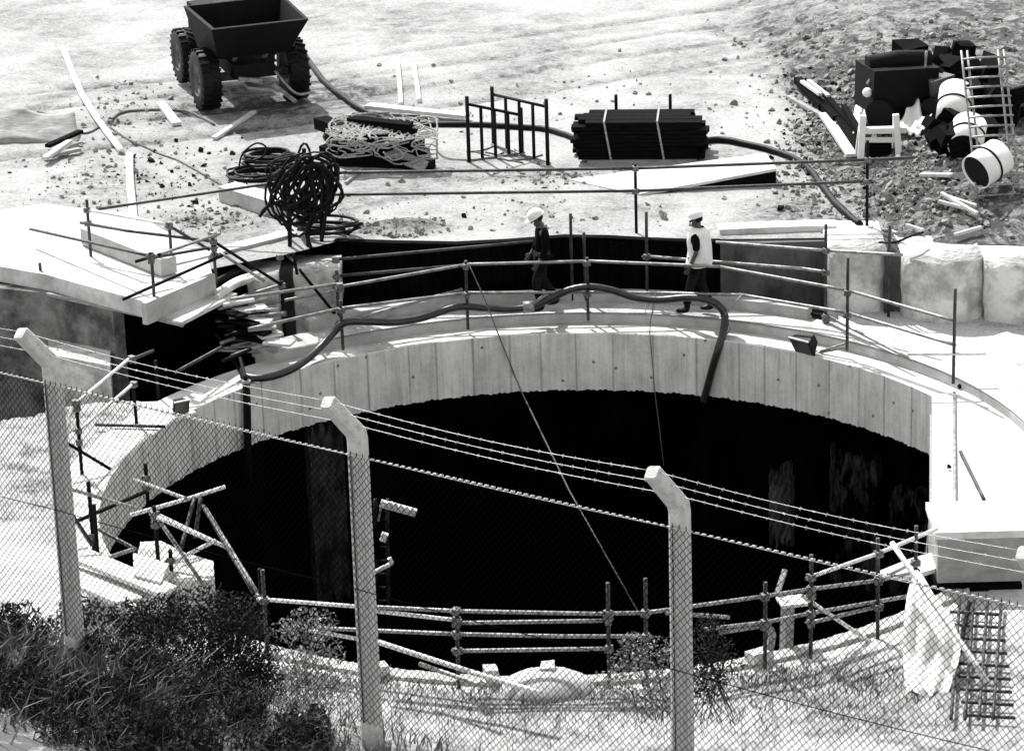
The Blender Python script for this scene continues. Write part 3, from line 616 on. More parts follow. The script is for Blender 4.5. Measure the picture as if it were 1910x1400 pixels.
# down pipe at the left
a = H(459, 712, R-.10)
t = thing('down_pipe', 'fat black pipe hanging straight down the beam face at the left', 'pipe', a)
MB().tube([H(459, 712, R-.10), H(461, 760, R-.10), H(462, 836, R-.10), H(463, 900, R-.1)], .062, 14).build('pipe', 'rubber', t)
MB().tube([H(459, 709, R-.10), H(459, 716, R-.10)], .075, 14).build('collar', 'tubeg', t)
MB().tube(smooth([BY(402, 622, 6.2), BY(420, 645, 6.0), BY(440, 680, 5.6), H(458, 708, R-.10)], 5), .03, 8).build('feed_pipe', 'dark', t)
# ropes
def Hr(a, b): return H(a, b, R-.04)
MB().tube([H(874, 492, R+.3), H(905, 560, R+.1), Hr(932, 630), Hr(960, 700)], .011, 5).build('rope', 'droped', label='dark rope falling diagonally from the rail over the beam face into the shaft', cat='rope')
o = MB(); o.tube([Hr(955, 690), H(975, 735, 6.0), H(1062, 915, 4.0), H(1190, 1140, 1.5)], .013, 5); o.build('rope', 'droped', label='long taut rope sloping right across the black mouth of the shaft', cat='rope')
MB().tube([H(1223, 546, R+.3), H(1213, 600, R+.02), Hr(1212, 620), Hr(1222, 735), H(1229, 790, R-.3), H(1238, 868, R-.5)], .008, 5).build('rope', 'droped', label='thin cord hanging down the beam face left of the hose end', cat='rope')
MB().tube(smooth([H(1215, 560, R+.3), H(1203, 585, R+.1), H(1210, 605, R+.02), H(1222, 570, R+.2)], 5), .006, 5).build('rope', 'rope', label='small loop of pale cord on the rail between the two workers', cat='rope')
def onup(lst, r, m, label, name='hose', cat='hose', lift=None, k=8):
    pts = [onU(a, b) for a, b in lst]
    pts = smooth(pts, k)
    for q in pts: q.z = ugz(q.x, q.y)+(lift or r*.9)
    return MB().tube(pts, r, 10).build(name, m, label=label, cat=cat)
onup([(560, 90), (600, 150), (640, 185), (672, 208), (720, 228), (790, 236), (880, 237), (960, 241), (1020, 246), (1070, 262), (1120, 275)], .055, 'rubber', 'fat black hose snaking over the pale ground behind the timber pile to the plank stack')
onup([(1250, 285), (1330, 266), (1390, 274), (1440, 286), (1480, 300), (1512, 325), (1540, 360), (1570, 395), (1604, 424)], .06, 'rubber', 'fat black hose running from the plank stack to the coping at the right')
onup([(208, 225), (225, 213), (260, 208), (310, 207), (355, 212), (400, 235)], .025, 'droped', 'curved thin pipe half buried under the pale plank near the wheel', 'bent_pipe', 'pipe')
onup([(205, 238), (240, 262), (290, 285), (340, 305), (385, 330), (410, 345), (470, 372), (500, 380)], .018, 'droped', 'thin cable trailing across the rubble to the concrete block', 'cable', 'cable')
onup([(430, 385), (520, 392), (560, 398)], .018, 'droped', 'short loose cable along the pale ground by the hose rack', 'cable', 'cable')
onup([(70, 210), (110, 222), (130, 242), (160, 250), (185, 238)], .02, 'droped', 'looping cable on the ground at the far left', 'cable', 'cable')
for k, (lst, lab) in enumerate(((((822, 145), (748, 168), (746, 198)), 'pale pipe standing out of the ground, left of a pair'), )): pass
def plank(a, b, w, th, m, label, z=None, name='plank', cat='plank', group=None, roll=0):
    A_, B_ = onU(*a), onU(*b); zz = th/2+.02 if z is None else z; A_.z += zz; B_.z += zz
    return MB().bar(A_, B_, w, th).build(name, m, label=label, cat=cat, group=group)
onup([(118, 95), (140, 152), (165, 200), (195, 245), (228, 288)], .06, 'white', 'long white pipe running down the ground at the upper left', 'white_pipe', 'pipe')
onup([(242, 296), (243, 340), (247, 385), (252, 430), (262, 478)], .07, 'white', 'white pipe lying straight towards the camera on the rubble at the left', 'white_pipe', 'pipe')
onup([(742, 120), (746, 165), (748, 198)], .045, 'white', 'left of two short white pipes behind the timber pile', 'white_pipe', 'pipe')
onup([(772, 120), (778, 160), (782, 192)], .045, 'white', 'right of two short white pipes behind the timber pile', 'white_pipe', 'pipe')
plank((686, 207), (872, 226), .24, .07, 'wood', 'long white board lying behind the rope-covered timber pile', .1)
plank((300, 197), (330, 236), .17, .06, 'wood', 'short pale plank on the ground left of the big wheel')
plank((400, 262), (474, 213), .10, .05, 'wood', 'thin crooked pale batten on the ground below the big wheel')
plank((645, 345), (675, 320), .05, .04, 'gwood', 'small stick leaning on the ground under the timber pile')
plank((560, 360), (622, 366), .07, .05, 'gwood', 'thin batten on the ground beside the hose rack')
def lay(pts, closed=False): return pts

# concrete block with hose coil
t = thing('concrete_kerbstone', 'long pale concrete kerbstone under the hose coils, its right end in shadow', 'concrete', onU(470, 390))
A_ = onU(425, 372); B_ = onU(525, 402); A_.z += .12; B_.z += .12
dv = (B_-A_).normalized(); MB().bar(A_, B_, .38, .27).build('kerbstone', 'conc', t)
MB().bar(A_+Vector((0, 0, .15)), B_+Vector((0, 0, .15)), .385, .02).build('top_screed', 'concw', t)

def coil(name, c, rx, ry, turns, r, m, label, up=(0, 0, 1), jit=.03, rise=.02, seed=1, tail=None):
    R_ = random.Random(seed); up = Vector(up).normalized(); e1 = up.orthogonal().normalized() if abs(up.z) < .99 else Vector((1, 0, 0)); e2 = up.cross(e1); pts = []
    if abs(up.z) < .99: e1 = Vector((1, 0, 0)); e1 = (e1-up*e1.dot(up)).normalized(); e2 = up.cross(e1)
    n = 18*turns; jx = jy = 0
    for i in range(n):
        if i % 9 == 0: kx = R_.uniform(-jit, jit); ky = R_.uniform(-jit, jit); ks = R_.uniform(1-2*jit, 1+2*jit)
        jx += (kx-jx)*.3; jy += (ky-jy)*.3
        a = 2*math.pi*i/18; pts.append(Vector(c)+e1*(rx*ks*math.cos(a)+jx)+e2*(ry*ks*math.sin(a)+jy)+up*(rise*i/18+R_.uniform(-.3, .3)*r))
    if tail: pts += tail
    return MB().tube(smooth(pts, 2), r, 7).build(name, m, label=label, cat='hose')
q = onU(478, 336); q.z += .06
coil('hose_coil', q, .42, .36, 6, .022, 'rubber', 'loose coil of thin black hose lying on the ground behind the kerbstone', seed=3, rise=.02, jit=.14)
q = onU(505, 318); q.z += .1
coil('hose_coil', q, .45, .32, 6, .03, 'rubber', 'black hose coil heaped beside the rack of hanging hoses', seed=5, rise=.04, jit=.10)
q = onU(470, 330)
MB().tube(smooth([q+Vector((-.25, 0, .05)), q+Vector((-.15, 0, .42)), q+Vector((.1, 0, .62)), q+Vector((.28, 0, .55)), q+Vector((.22, 0, .38)), q+Vector((.0, .0, .3))], 6), .018, 7).build('hose_loop', 'rubber', label='single loop of thin black hose sticking up at the left of the coils', cat='hose')
# rack: post with bar carrying hanging hoses
bz = P(548, 480, 1.0)
t = thing('hose_rack', 'dark post and bar rack draped with many loops of black hose', 'hose rack', bz)
Yk = bz.y-.05
for (x0, y0, x1, y1) in ((541, 484, 540, 372), (575, 470, 572, 330), (567, 300, 567, 277), (600, 450, 600, 360)): tubepart(t, 'post', [BY(x0, y0, Yk), BY(x1, y1, Yk)], 'dark', .035)
tubepart(t, 'bar', [BY(505, 345, Yk), BY(615, 312, Yk)], 'dark', .03)
R2 = random.Random(11)
for i in range(26):
    cx = 572+R2.uniform(-24, 22); cy = 352+R2.uniform(-16, 22); wd = R2.uniform(20, 54); ht = R2.uniform(38, 68); tl = R2.uniform(-.2, .75); yk = Yk-.12+R2.uniform(-.12, .12); pts = []
    for k in range(22):
        a = 2*math.pi*k/22; x = wd*math.cos(a)*(1+.25*math.sin(a+i))*(1+.14*math.sin(3*a+i*1.7)); y = ht*math.sin(a)*(1+.10*math.cos(2*a+i*2.3)); pts.append(BY(cx+x*math.cos(tl)-y*math.sin(tl)*1, cy+x*math.sin(tl)+y*math.cos(tl), yk+.05*math.sin(a*2+i)))
    MB().tube(pts, R2.choice([.016, .022, .03]), 7, closed=True).build('hanging_hose', 'rubber', t)
for k, pp in enumerate((((590, 320), (556, 360), (500, 385), (485, 403)), ((560, 300), (530, 330), (510, 370), (484, 404)), ((600, 300), (612, 350), (606, 410), (600, 450)), ((580, 330), (590, 380), (572, 430), (580, 462)))):
    MB().tube(smooth([BY(a, b, Yk-.2) for a, b in pp], 6), .03, 7).build('hanging_hose', 'rubber', t)
q = P(612, 446, GZ); q.z = GZ+.08
coil('hose_coil', q, .42, .26, 5, .028, 'rubber', 'black hose coil on the ground edge at the foot of the hose rack', seed=8, rise=.05, jit=.16, tail=[P(650, 435, GZ+.05), P(640, 460, 1.0), P(590, 478, .9), P(545, 490, .85)])
MB().tube(smooth([P(508, 440, GZ), P(520, 455, 1.15), P(540, 480, 1.1), P(548, 486, 1.1)], 4), .03, 7).build('short_pipe', 'tubeg', label='short pale pipe leaning on the ground beam below the hose rack', cat='pipe')

# ------------------------------------------------------------------ rope-covered timber pile
c0 = onU(715, 312)
t = thing('timber_pile', 'heap of black timber baulks, a pale rag among them, left of the steel frames', 'timber pile', c0)
R3 = random.Random(21)
spec = [(628, 300, 808, 312, .0), (640, 292, 800, 296, .0), (625, 282, 790, 290, .02), (632, 300, 760, 302, .25), (640, 290, 790, 300, .24), (650, 286, 700, 292, .25), (640, 296, 770, 290, .46), (655, 300, 780, 303, .45), (660, 290, 785, 292, .62), (600, 262, 648, 286, .3), (606, 300, 640, 290, .1), (655, 298, 770, 306, .65)]
for a, b, c_, d_, z in spec:
    A_ = P(a, b+8, GZ); B_ = P(c_, d_+8, GZ); A_.z += .13+z; B_.z += .13+z+R3.uniform(-.05, .05); MB().bar(A_, B_, R3.uniform(.2, .3), .21).build('baulk', 'dwood', t)
A_ = P(725, 305, GZ)+Vector((0, -.25, .28)); B_ = P(795, 318, GZ)+Vector((0, -.25, .14)); MB().bar(A_, B_, .22, .06, (0, -.8, .5)).build('pale_board', 'gwood', t)
mb = MB(); mb.ball(P(618, 292, GZ)+Vector((-.02, 0, .38)), .12, 8, 6, jit=.12); mb.build('black_bag', 'rubber', t)
tn = thing('rope_tangle', 'messy tangle of pale rope thrown over the black timber heap', 'rope', c0+Vector((0, 0, .8)))
for i in range(40):
    bx = rnd.choice([628, 636, 645, 655, 665, 690, 720, 760, 790, 650, 745, 800, 700]); pts = []; x, y = bx, rnd.uniform(225, 285); a = rnd.uniform(0, 6); rad = rnd.uniform(12, 34)
    for k in range(12):
        a += rnd.uniform(.35, .8); xx = x+rad*math.cos(a)*rnd.uniform(.8, 1.5)+k*rnd.uniform(-2, 4); yy = y+rad*.75*math.sin(a); yy = min(max(yy, 208+abs(xx-715)*.12), 312); xx = min(max(xx, 608), 815)
        dz = (312-yy)/100; pts.append(BY(xx, yy, c0.y-.35+min(.9, max(0, (262-yy)/50))*.9))
    MB().tube(smooth(pts, 3), rnd.choice([.010, .013, .017]), 5).build('rope_strand', 'rope', tn)
MB().tube(smooth([onU(800, 255, .4), onU(815, 285, .1), onU(835, 297, .03), onU(870, 300, .02)], 6), .015, 5).build('rope_end', 'rope', tn)
# steel frames
def frame(x0, y0b, x1, y1b, ytl, ytr, label, n=3):
    A_ = onU(x0, y0b); B_ = onU(x1, y1b); za = ztop(A_, ytl); zb = ztop(B_, ytr); t = thing('steel_hurdle', label, 'steel frame', A_, 'steel frames standing on the ground')
    mb = MB(); mb.tube([A_, (A_.x, A_.y, za)], .035, 8); mb.build('upright', 'dark', t); mb = MB(); mb.tube([B_, (B_.x, B_.y, zb)], .035, 8); mb.build('upright', 'dark', t)
    ra = Vector((A_.x, A_.y, za-.14)); rb = Vector((B_.x, B_.y, zb-.14)); MB().tube([ra, rb], .028, 8).build('top_bar', 'dark', t)
    for k in range(1, n+1):
        q = ra.lerp(rb, k/(n+1)); e = A_.lerp(B_, k/(n+1)); MB().tube([q, (q.x, q.y, e.z+.03)], .03, 8).build('bar', 'dark', t)
    MB().tube([A_+Vector((-.05, 0, .03)), B_+Vector((.05, 0, .03))], .02, 6).build('foot_bar', 'tubeg', t)
frame(875, 302, 974, 288, 180, 201, 'nearer steel frame of upright bars, left of the pair')
frame(921, 272, 1022, 308, 162, 185, 'taller steel frame of upright bars, right of the pair')
for k, (a, b, c_, d_) in enumerate(((880, 283, 975, 305), (885, 300, 940, 285), (925, 272, 870, 285), (950, 300, 1012, 290), (905, 285, 965, 292), (960, 280, 990, 300))):
    onup([(a, b), ((a+c_)/2+3, (b+d_)/2+3), (c_, d_)], .015, 'droped', ('long reinforcing rod lying under the steel frames', 'short rod crossing under the left frame', 'rod propped between the frame feet', 'rod lying at the right frame foot', 'thin rod between the two frames', 'rod lying under the middle of the frames')[k], 'steel_rod', 'rod')
# plank stack with bands
t = thing('plank_stack', 'strapped stack of black planks lying on the pale ground beyond the railing', 'plank stack', onU(1190, 306))
R4 = random.Random(5)
Al = onU(1075, 305); Bl = onU(1310, 300); Al.z = Bl.z = GZ
dr = (Bl-Al).normalized(); nr = Vector((-dr.y, dr.x, 0))
for lv in range(9):
    for rw in range(4):
        e0 = R4.uniform(-.10, .12); e1 = R4.uniform(-.16, .12); z = .10+lv*.077
        tp = .12 if lv == 8 else 0
        a = Al+dr*(e0+tp)+nr*(rw*.23+.1); b = Bl+dr*(e1-tp)+nr*(rw*.23+.1); a.z += z; b.z += z+R4.uniform(-.006, .006); MB().bar(a, b, .215, .068).build('plank', 'dwood', t)
for q in (.28, .70):
    c_ = Al.lerp(Bl, q); mb = MB(); a = c_+nr*-.03; mb.bar(a+Vector((-.12, 0, .77)), a+Vector((.0, 0, .02)), .035, .015, (0, 1, 0)); mb.bar(a+Vector((-.12, 0, .775)), a+nr*.98+Vector((-.12, 0, .775)), .035, .012); mb.build('strap', 'gwood', t)
for q in (.30, .735):
    c_ = Al.lerp(Bl, q)+nr*1.06; tubepart(t, 'stake', [c_+Vector((0, 0, 0)), c_+Vector((0, 0, .98))], 'dark', .03)
mb = MB(); mb.bar(Al+dr*.2+Vector((0, 0, .03)), Bl-dr*.1+Vector((0, 0, .03)), .1, .06); mb.build('bearer', 'gwood', t)
# tilted sheet
pts = [onU(985, 366, .02), onU(1262, 352, .03), onU(1448, 346, .0), onU(1440, 318, .02), onU(1320, 318, .02), onU(1000, 340, .02)]
mb = MB(); a, b = P(1190, 362, GZ+.02), P(1448, 346, GZ); zt = ztop(b, 314)
tri = [a, Vector((b.x, b.y, zt)), Vector((b.x-.1, b.y+1.2, zt-.06)), Vector((a.x-1.2, a.y+1.0, GZ+.03))]
dn = Vector((0, 0, -.05)); mb.add([*tri, *[v+dn for v in tri]], [(0, 1, 2, 3), (7, 6, 5, 4), (0, 4, 5, 1), (1, 5, 6, 2), (2, 6, 7, 3), (3, 7, 4, 0)])
t = thing('ramp_box', 'low wedge-shaped boarded ramp, its black side facing the shaft', 'ramp', a)
mb.build('ramp_top', 'concw', t)
bb = Vector((b.x, b.y, GZ-.12)); aa = Vector((a.x+.1, a.y, GZ-.12))
mb = MB(); mb.add([aa+Vector((0, .03, 0)), bb+Vector((0, .03, 0)), Vector((b.x, b.y+.03, zt-.055)), a+Vector((.1, .03, -.05)), aa+Vector((0, .08, 0)), bb+Vector((0, .08, 0)), Vector((b.x, b.y+.08, zt-.055)), a+Vector((.1, .08, -.05))], [(0, 1, 2, 3), (7, 6, 5, 4), (0, 4, 5, 1), (1, 5, 6, 2), (2, 6, 7, 3), (3, 7, 4, 0)])
mb.build('ramp_side', 'dwood', t)

# ------------------------------------------------------------------ dumper at the top left
wl = onU(366, 206); 
t = thing('site_dumper', 'black site dumper with big treaded wheels standing on the pale ground', 'dumper', wl)
ax = Vector((.94, .34, 0)).normalized(); fwd = Vector((ax.y, -ax.x, 0))   # axle to the right-back, front towards the camera
def wheel(c, r, wd, name='wheel'):
    w_ = thing(name, None, None, c); w_.parent = t; w_.location = c-Vector(t['_w'])
    mb = MB(); prof = [(r*.55, -.5), (r*.80, -.52), (r*.95, -.47), (r, -.36), (r, .36), (r*.95, .47), (r*.80, .52), (r*.55, .5)]; n = 32; vs = []
    for k in range(n):
        a = 2*math.pi*k/n; e = fwd*math.cos(a)+Vector((0, 0, math.sin(a)))
        for (q, s_) in prof: vs.append(c+e*q+ax*(s_*wd))
    m_ = len(prof); fs = [(k*m_+i, k*m_+i+1, ((k+1) % n)*m_+i+1, ((k+1) % n)*m_+i) for k in range(n) for i in range(m_-1)]
    mb.add(vs, fs, True)
    for k in range(22):
        a = 2*math.pi*k/22; e = fwd*math.cos(a)+Vector((0, 0, math.sin(a))); tg = -fwd*math.sin(a)+Vector((0, 0, math.cos(a)))
        for s_ in (-1, 1): p0 = c+e*(r+.0)+ax*(.02*s_)+tg*(.05*s_); p1 = c+e*(r-.01)+ax*(.5*s_*wd)-tg*.05; mb.bar(p0, p1, .045, .05, e)
    mb.build('tyre', 'rubber', w_)
    mb = MB(); vs = []; pr = [(0, -.30), (r*.30, -.30), (r*.34, -.40), (r*.52, -.36), (r*.57, -.50)]
    for k in range(n):
        a = 2*math.pi*k/n; e = fwd*math.cos(a)+Vector((0, 0, math.sin(a)))
        for q, s_ in pr: vs.append(c+e*q+ax*(s_*wd))
    m_ = len(pr); mb.add(vs, [(k*m_+i, k*m_+i+1, ((k+1) % n)*m_+i+1, ((k+1) % n)*m_+i) for k in range(n) for i in range(m_-1)], True)
    for k in range(6): a = k*math.pi/3; e = fwd*math.cos(a)+Vector((0, 0, math.sin(a))); mb.ball(c+e*r*.2-ax*(wd*.34), .022, 6, 4)
    mb.build('rim', 'grey', w_)
wr = .58; cL = wl+Vector((.2, .15, wr)); cR = cL+ax*1.75
wheel(cL, wr, .38); wheel(cR, wr, .38)
back = -fwd
wheel(cL+back*2.0+ax*.1, wr*.9, .34); wheel(cR+back*2.0-ax*.1, wr*.9, .34)
mb = MB(); mb.tube([cL, cR], .09, 10); mb.ball((cL+cR)/2, .2, 10, 8); mb.build('axle', 'grey', t)
Mx = (cL+cR)/2; rotd = Matrix((ax, back, Vector((0, 0, 1)))).transposed()
mb = MB(); mb.box(Mx+back*1.0+Vector((0, 0, .15)), (.8, 2.8, .28), rotd); mb.build('chassis', 'dark', t)
mb = MB(); mb.box(Mx+back*2.2+Vector((0, 0, .62)), (.95, 1.1, .62), rotd, .03); mb.build('engine_cover', 'dark', t)
mb = MB(); a = Mx+fwd*.1+Vector((0, 0, .75)); vs = []
for (sx, sy, sz) in ((-.7, .3, -.3), (.7, .3, -.3), (.8, -.9, -.3), (-.8, -.9, -.3), (-.95, .95, .45), (.95, .95, .45), (1.0, -1.0, .5), (-1.0, -1.0, .5)): vs.append(a+ax*sx+fwd*sy+Vector((0, 0, sz)))
vs += [a+(v-a)*.93+Vector((0, 0, .04)) for v in vs]
mb.add(vs, [(0, 1, 2, 3), (0, 4, 5, 1), (1, 5, 6, 2), (2, 6, 7, 3), (3, 7, 4, 0), (8, 11, 10, 9), (8, 9, 13, 12), (9, 10, 14, 13), (10, 11, 15, 14), (11, 8, 12, 15), (4, 12, 13, 5), (5, 13, 14, 6), (6, 14, 15, 7), (7, 15, 12, 4)]); mb.build('skip', 'dark', t)
mb = MB(); mb.bar(Mx+fwd*.45-ax*.2+Vector((0, 0, -.12)), Mx+fwd*.5+ax*.5+Vector((0, 0, -.25)), .3, .05); mb.build('tow_plate', 'tubeg', t)
mb = MB(); mb.bar(Mx+fwd*.5-ax*.35+Vector((0, 0, .05)), Mx+fwd*.55+ax*.1+Vector((0, 0, -.02)), .08, .08); mb.bar(Mx+fwd*.6+ax*.3+Vector((0, 0, -.1)), Mx+fwd*.9+ax*.65+Vector((0, 0, -.42)), .06, .06); mb.build('drawbar', 'tubeg', t)
mb = MB(); mb.tube(smooth([Mx+fwd*.4+ax*.4+Vector((0, 0, .1)), Mx+fwd*.7+ax*.7+Vector((0, 0, -.3)), Mx+fwd*.6+ax*1.1+Vector((0, 0, -.35))], 6), .03, 6); mb.build('brake_hose', 'tubeg', t)
mb = MB(); mb.box(Mx+back*1.35+Vector((0, 0, .6)), (.5, .45, .12), rotd); mb.box(Mx+back*1.6+Vector((0, 0, .85)), (.5, .1, .5), rotd); mb.build('seat', 'rubber', t)
sc_ = Mx+back*.95; mb = MB(); mb.tube([sc_+Vector((0, 0, .5)), sc_+back*.15+Vector((0, 0, 1.0))], .025, 8); wc = sc_+back*.15+Vector((0, 0, 1.0)); mb.tube([wc+ax*(.2*math.cos(a*.3927))+back*(.19*math.sin(a*.3927))+Vector((0, 0, -.06*math.sin(a*.3927))) for a in range(16)], .016, 6, closed=True); mb.build('steering_wheel', 'rubber', t)
mb = MB(); mb.tube([Mx+back*2.3+ax*.35+Vector((0, 0, .9)), Mx+back*2.3+ax*.35+Vector((0, 0, 1.5))], .035, 8); mb.build('exhaust', 'tube', t)
for s_ in (-1, 1): MB().tube([Mx+back*.2+ax*.3*s_+Vector((0, 0, .15)), Mx+fwd*.35+ax*.3*s_+Vector((0, 0, .5))], .04, 8).build('tipping_ram', 'tubeg', t)

# ------------------------------------------------------------------ upper right: compressor, pipes, trestle, cloth, timber, cage
c0 = onU(1700, 238)
t = thing('compressor', 'black box-shaped compressor at the upper right', 'compressor', c0)
mb = MB(); rt = Matrix.Rotation(.25, 3, 'Z'); mb.box(c0+Vector((-.2, .7, .62)), (1.25, .95, .8), rt, .03); mb.build('body', 'dark', t)
mb = MB(); mb.tube([c0+Vector((-.75, .5, 1.06)), c0+Vector((-.2, .62, 1.12)), c0+Vector((.4, .8, 1.06))], .16, 10); mb.build('tank', 'dark', t)
mb = MB(); mb.box(c0+Vector((.55, .5, .5)), (.4, .6, .7), rt, .08); mb.build('side_panel', 'grey', t)
for s_ in (-.6, .35): mb = MB(); mb.tube([c0+Vector((s_, .0, .26)), c0+Vector((s_+.1, .02+.0, .26))+Vector((0, .12, 0))], .26, 16); mb.build('wheel', 'rubber', t)
mb = MB(); mb.ball(c0+Vector((-.78, .2, .62)), .09, 10, 8); mb.build('lamp', 'white', t)
mb = MB(); mb.tube(smooth([c0+Vector((-.78, .3, .75)), c0+Vector((-.55, .3, .98)), c0+Vector((.0, .3, .92)), c0+Vector((.25, .4, .86)), c0+Vector((.3, .4, 1.3))], 5), .025, 6); mb.build('pipework', 'tubeg', t)
def bigpipe(x, y, rad, dirp, L, label, m='white'):
    c_ = P(x, y, GZ+rad+.45); d_ = Vector(dirp).normalized(); o1 = d_.orthogonal().normalized(); o2 = d_.cross(o1); n = 28; vs = []
    for (q, l) in ((rad, 0), (rad, L), (rad*.95, L), (rad*.95, 0)):
        for k in range(n): a = 2*math.pi*k/n; vs.append(c_+(o1*math.cos(a)+o2*math.sin(a))*q-d_*l)
    fs = [(j*n+k, j*n+(k+1) % n, ((j+1) % 4)*n+(k+1) % n, ((j+1) % 4)*n+k) for j in range(4) for k in range(n)]
    t = thing('drum', label, 'drum', c_-Vector((0, 0, rad)), 'white drums at the upper right')
    MB().add(vs, fs, True).build('shell', m, t)
    MB().add([c_+(o1*math.cos(2*math.pi*k/n)+o2*math.sin(2*math.pi*k/n))*rad*.94-d_*(L*.06) for k in range(n)], [tuple(range(n))]).build('mouth_shade', 'rubber', t)  # black disc in the open end stands for the shade inside
    mb = MB(); mb.tube([c_+(o1*math.cos(2*math.pi*k/n)+o2*math.sin(2*math.pi*k/n))*rad*1.02-d_*(L*.5) for k in range(n)], .02, 6, closed=True); mb.build('band', 'rubber', t)
bigpipe(1776, 228, .30, (-.2, -.9, -.5), .8, 'white open drum standing highest against the dark heap at the upper right')
bigpipe(1800, 276, .30, (-.25, -.9, -.45), .6, 'white open drum just below the highest one')
bigpipe(1820, 322, .31, (-.75, -.6, -.3), .6, 'white open drum lowest at the right edge, beside the wire cage')
for k, (x, y, s_, lab) in enumerate(((1735, 190, .5, 'dark lump of machinery behind the compressor'), (1800, 180, .55, 'dark heap of scrap behind the highest white drum'), (1790, 290, .42, 'dark heap of scrap below the white drums'), (1750, 150, .6, 'large dark heap of scrap farthest back at the upper right'), (1840, 230, .6, 'dark heap of scrap at the right behind the wire cage'))):
    q = onU(x, y); mb = MB()
    for i in range(16): mb.box(q+Vector((rnd.uniform(-s_, s_), rnd.uniform(-.3, .5), rnd.uniform(0, s_*1.1))), (rnd.uniform(.2, .7), rnd.uniform(.15, .5), rnd.uniform(.1, .45)), Quaternion((rnd.random(), rnd.random(), 1), rnd.uniform(0, 3)).to_matrix(), .04)
    mb.build('scrap_heap', 'dwood', label=lab, cat='scrap', group='dark scrap at the upper right')
# cage (tall lattice leaning at the right edge)
t = thing('wire_cage', 'tall leaning cage of reinforcing rods at the right edge', 'reinforcement cage', onU(1826, 352))
a0, a1 = onU(1824, 352), None; top = BY(1793, 95, a0.y+1.6)
for s_ in (0, .1, .62, .72):
    tubepart(t, 'rod', [a0+Vector((s_, 0, 0)), top+Vector((s_, 0, 0))], 'tubeg', .02)
for k in range(15):
    q = a0.lerp(top, (k+.6)/15.5); MB().tube(smooth([q, q+Vector((.2, -.12, .05)), q+Vector((.55, -.12, .06)), q+Vector((.75, 0, .02))], 4), .02, 6).build('hoop', 'tubeg', t)
# trestle
c0 = onU(1640, 292)
t = thing('trestle', 'white wooden trestle standing on the rubble at the upper right', 'trestle', c0)
W = lambda x, y, z: c0+Vector((x, y, z))
mb = MB(); mb.bar(W(-.35, .1, .52), W(.48, .15, .50), .14, .10); mb.build('top_rail', 'white', t)
for x, tx in ((-.28, -.34), (.3, .34)):
    for y0, y1 in ((-.05, .1), (.42, .15)): mb = MB(); mb.bar(W(tx, y0-.05, 0), W(x, y1, .78), .11, .05, (0, 1, 0)); mb.build('leg', 'white', t)
mb = MB(); mb.bar(W(-.3, .05, .36), W(.35, .05, .34), .09, .03, (0, 1, 0)); mb.build('brace', 'white', t)
mb = MB(); mb.box(W(.02, .25, .16), (.42, .3, .3)); mb.build('dark_filler', 'dwood', label='small black filler under the white trestle', cat='crate')  # plain black box filling the space between the legs
def crumple(name, corners, th, m, label, cat, amp=.12, n=12, seed=2):
    a, b, c_, d_ = [Vector(q) for q in corners]; R_ = random.Random(seed); g_ = np.random.RandomState(seed); mb = MB(); vs = []
    for j in range(n+1):
        for i in range(n+1):
            u, v = i/n, j/n; q = a.lerp(b, u).lerp(d_.lerp(c_, u), v); q.z += amp*float(fbm(np.array([u*3.+seed]), np.array([v*3.]), 3, seed)[0])*2+R_.uniform(-1, 1)*amp*.06; vs.append(q)
    m_ = len(vs); vs += [v-Vector((0, 0, th)) for v in vs]
    fs = [(j*(n+1)+i, j*(n+1)+i+1, (j+1)*(n+1)+i+1, (j+1)*(n+1)+i) for j in range(n) for i in range(n)]
    bd = list(range(n+1))+[j*(n+1)+n for j in range(1, n+1)]+[n*(n+1)+i for i in range(n-1, -1, -1)]+[j*(n+1) for j in range(n-1, 0, -1)]
    fs += [tuple(k+m_ for k in reversed(f)) for f in fs[:n*n]]+[(bd[i], bd[i]+m_, bd[(i+1) % len(bd)]+m_, bd[(i+1) % len(bd)]) for i in range(len(bd))]
    mb.add(vs, fs, True); return mb.build(name, m, label=label, cat=cat)
crumple('white_sheet', (onU(1672, 262, .12), onU(1712, 258, .05), onU(1738, 240, .15), onU(1702, 222, .35)), .02, 'cloth', 'crumpled white sheet thrown down beside the white trestle', 'sheet', .25)
crumple('white_sheet', (onU(1590, 262, .1), onU(1618, 250, .3), onU(1622, 225, .3), onU(1585, 228, .05)), .02, 'cloth', 'small crumpled white sheet left of the white trestle', 'sheet', .3, seed=4)
# timber heap on the slope
for k, (a, b, c_, d_, w_, th, m_, z, lab) in enumerate((
    (1488, 160, 1535, 210, .16, .12, 'dwood', .12, 'black baulk at the top end of the timber on the slope'), (1500, 172, 1560, 232, .14, .12, 'dwood', .1, 'black baulk lying below the top end of the slope timber'),
    (1496, 176, 1530, 204, .08, .05, 'wood', .28, 'short pale batten on the topmost black baulk'), (1508, 166, 1545, 200, .07, .05, 'wood', .22, 'second pale batten beside the topmost black baulk'),
    (1535, 190, 1600, 262, .10, .08, 'dwood', .18, 'long thin black pole running down the slope to the trestle'), (1560, 225, 1608, 290, .18, .16, 'dwood', .1, 'thick black baulk at the lower end of the slope timber'),
    (1540, 218, 1592, 292, .26, .06, 'wood', .06, 'broad pale board lying along the slope beside the black timber'), (1574, 225, 1604, 275, .1, .12, 'dwood', .26, 'upper black baulk of the lower end, near the trestle'),
    (1470, 185, 1540, 225, .1, .06, 'gwood', .05, 'grey batten half buried left of the black slope timber'))):
    plank((a, b), (c_, d_), w_, th, m_, lab, z, 'baulk' if m_ == 'dwood' else 'plank', 'timber', 'timber lying on the slope')
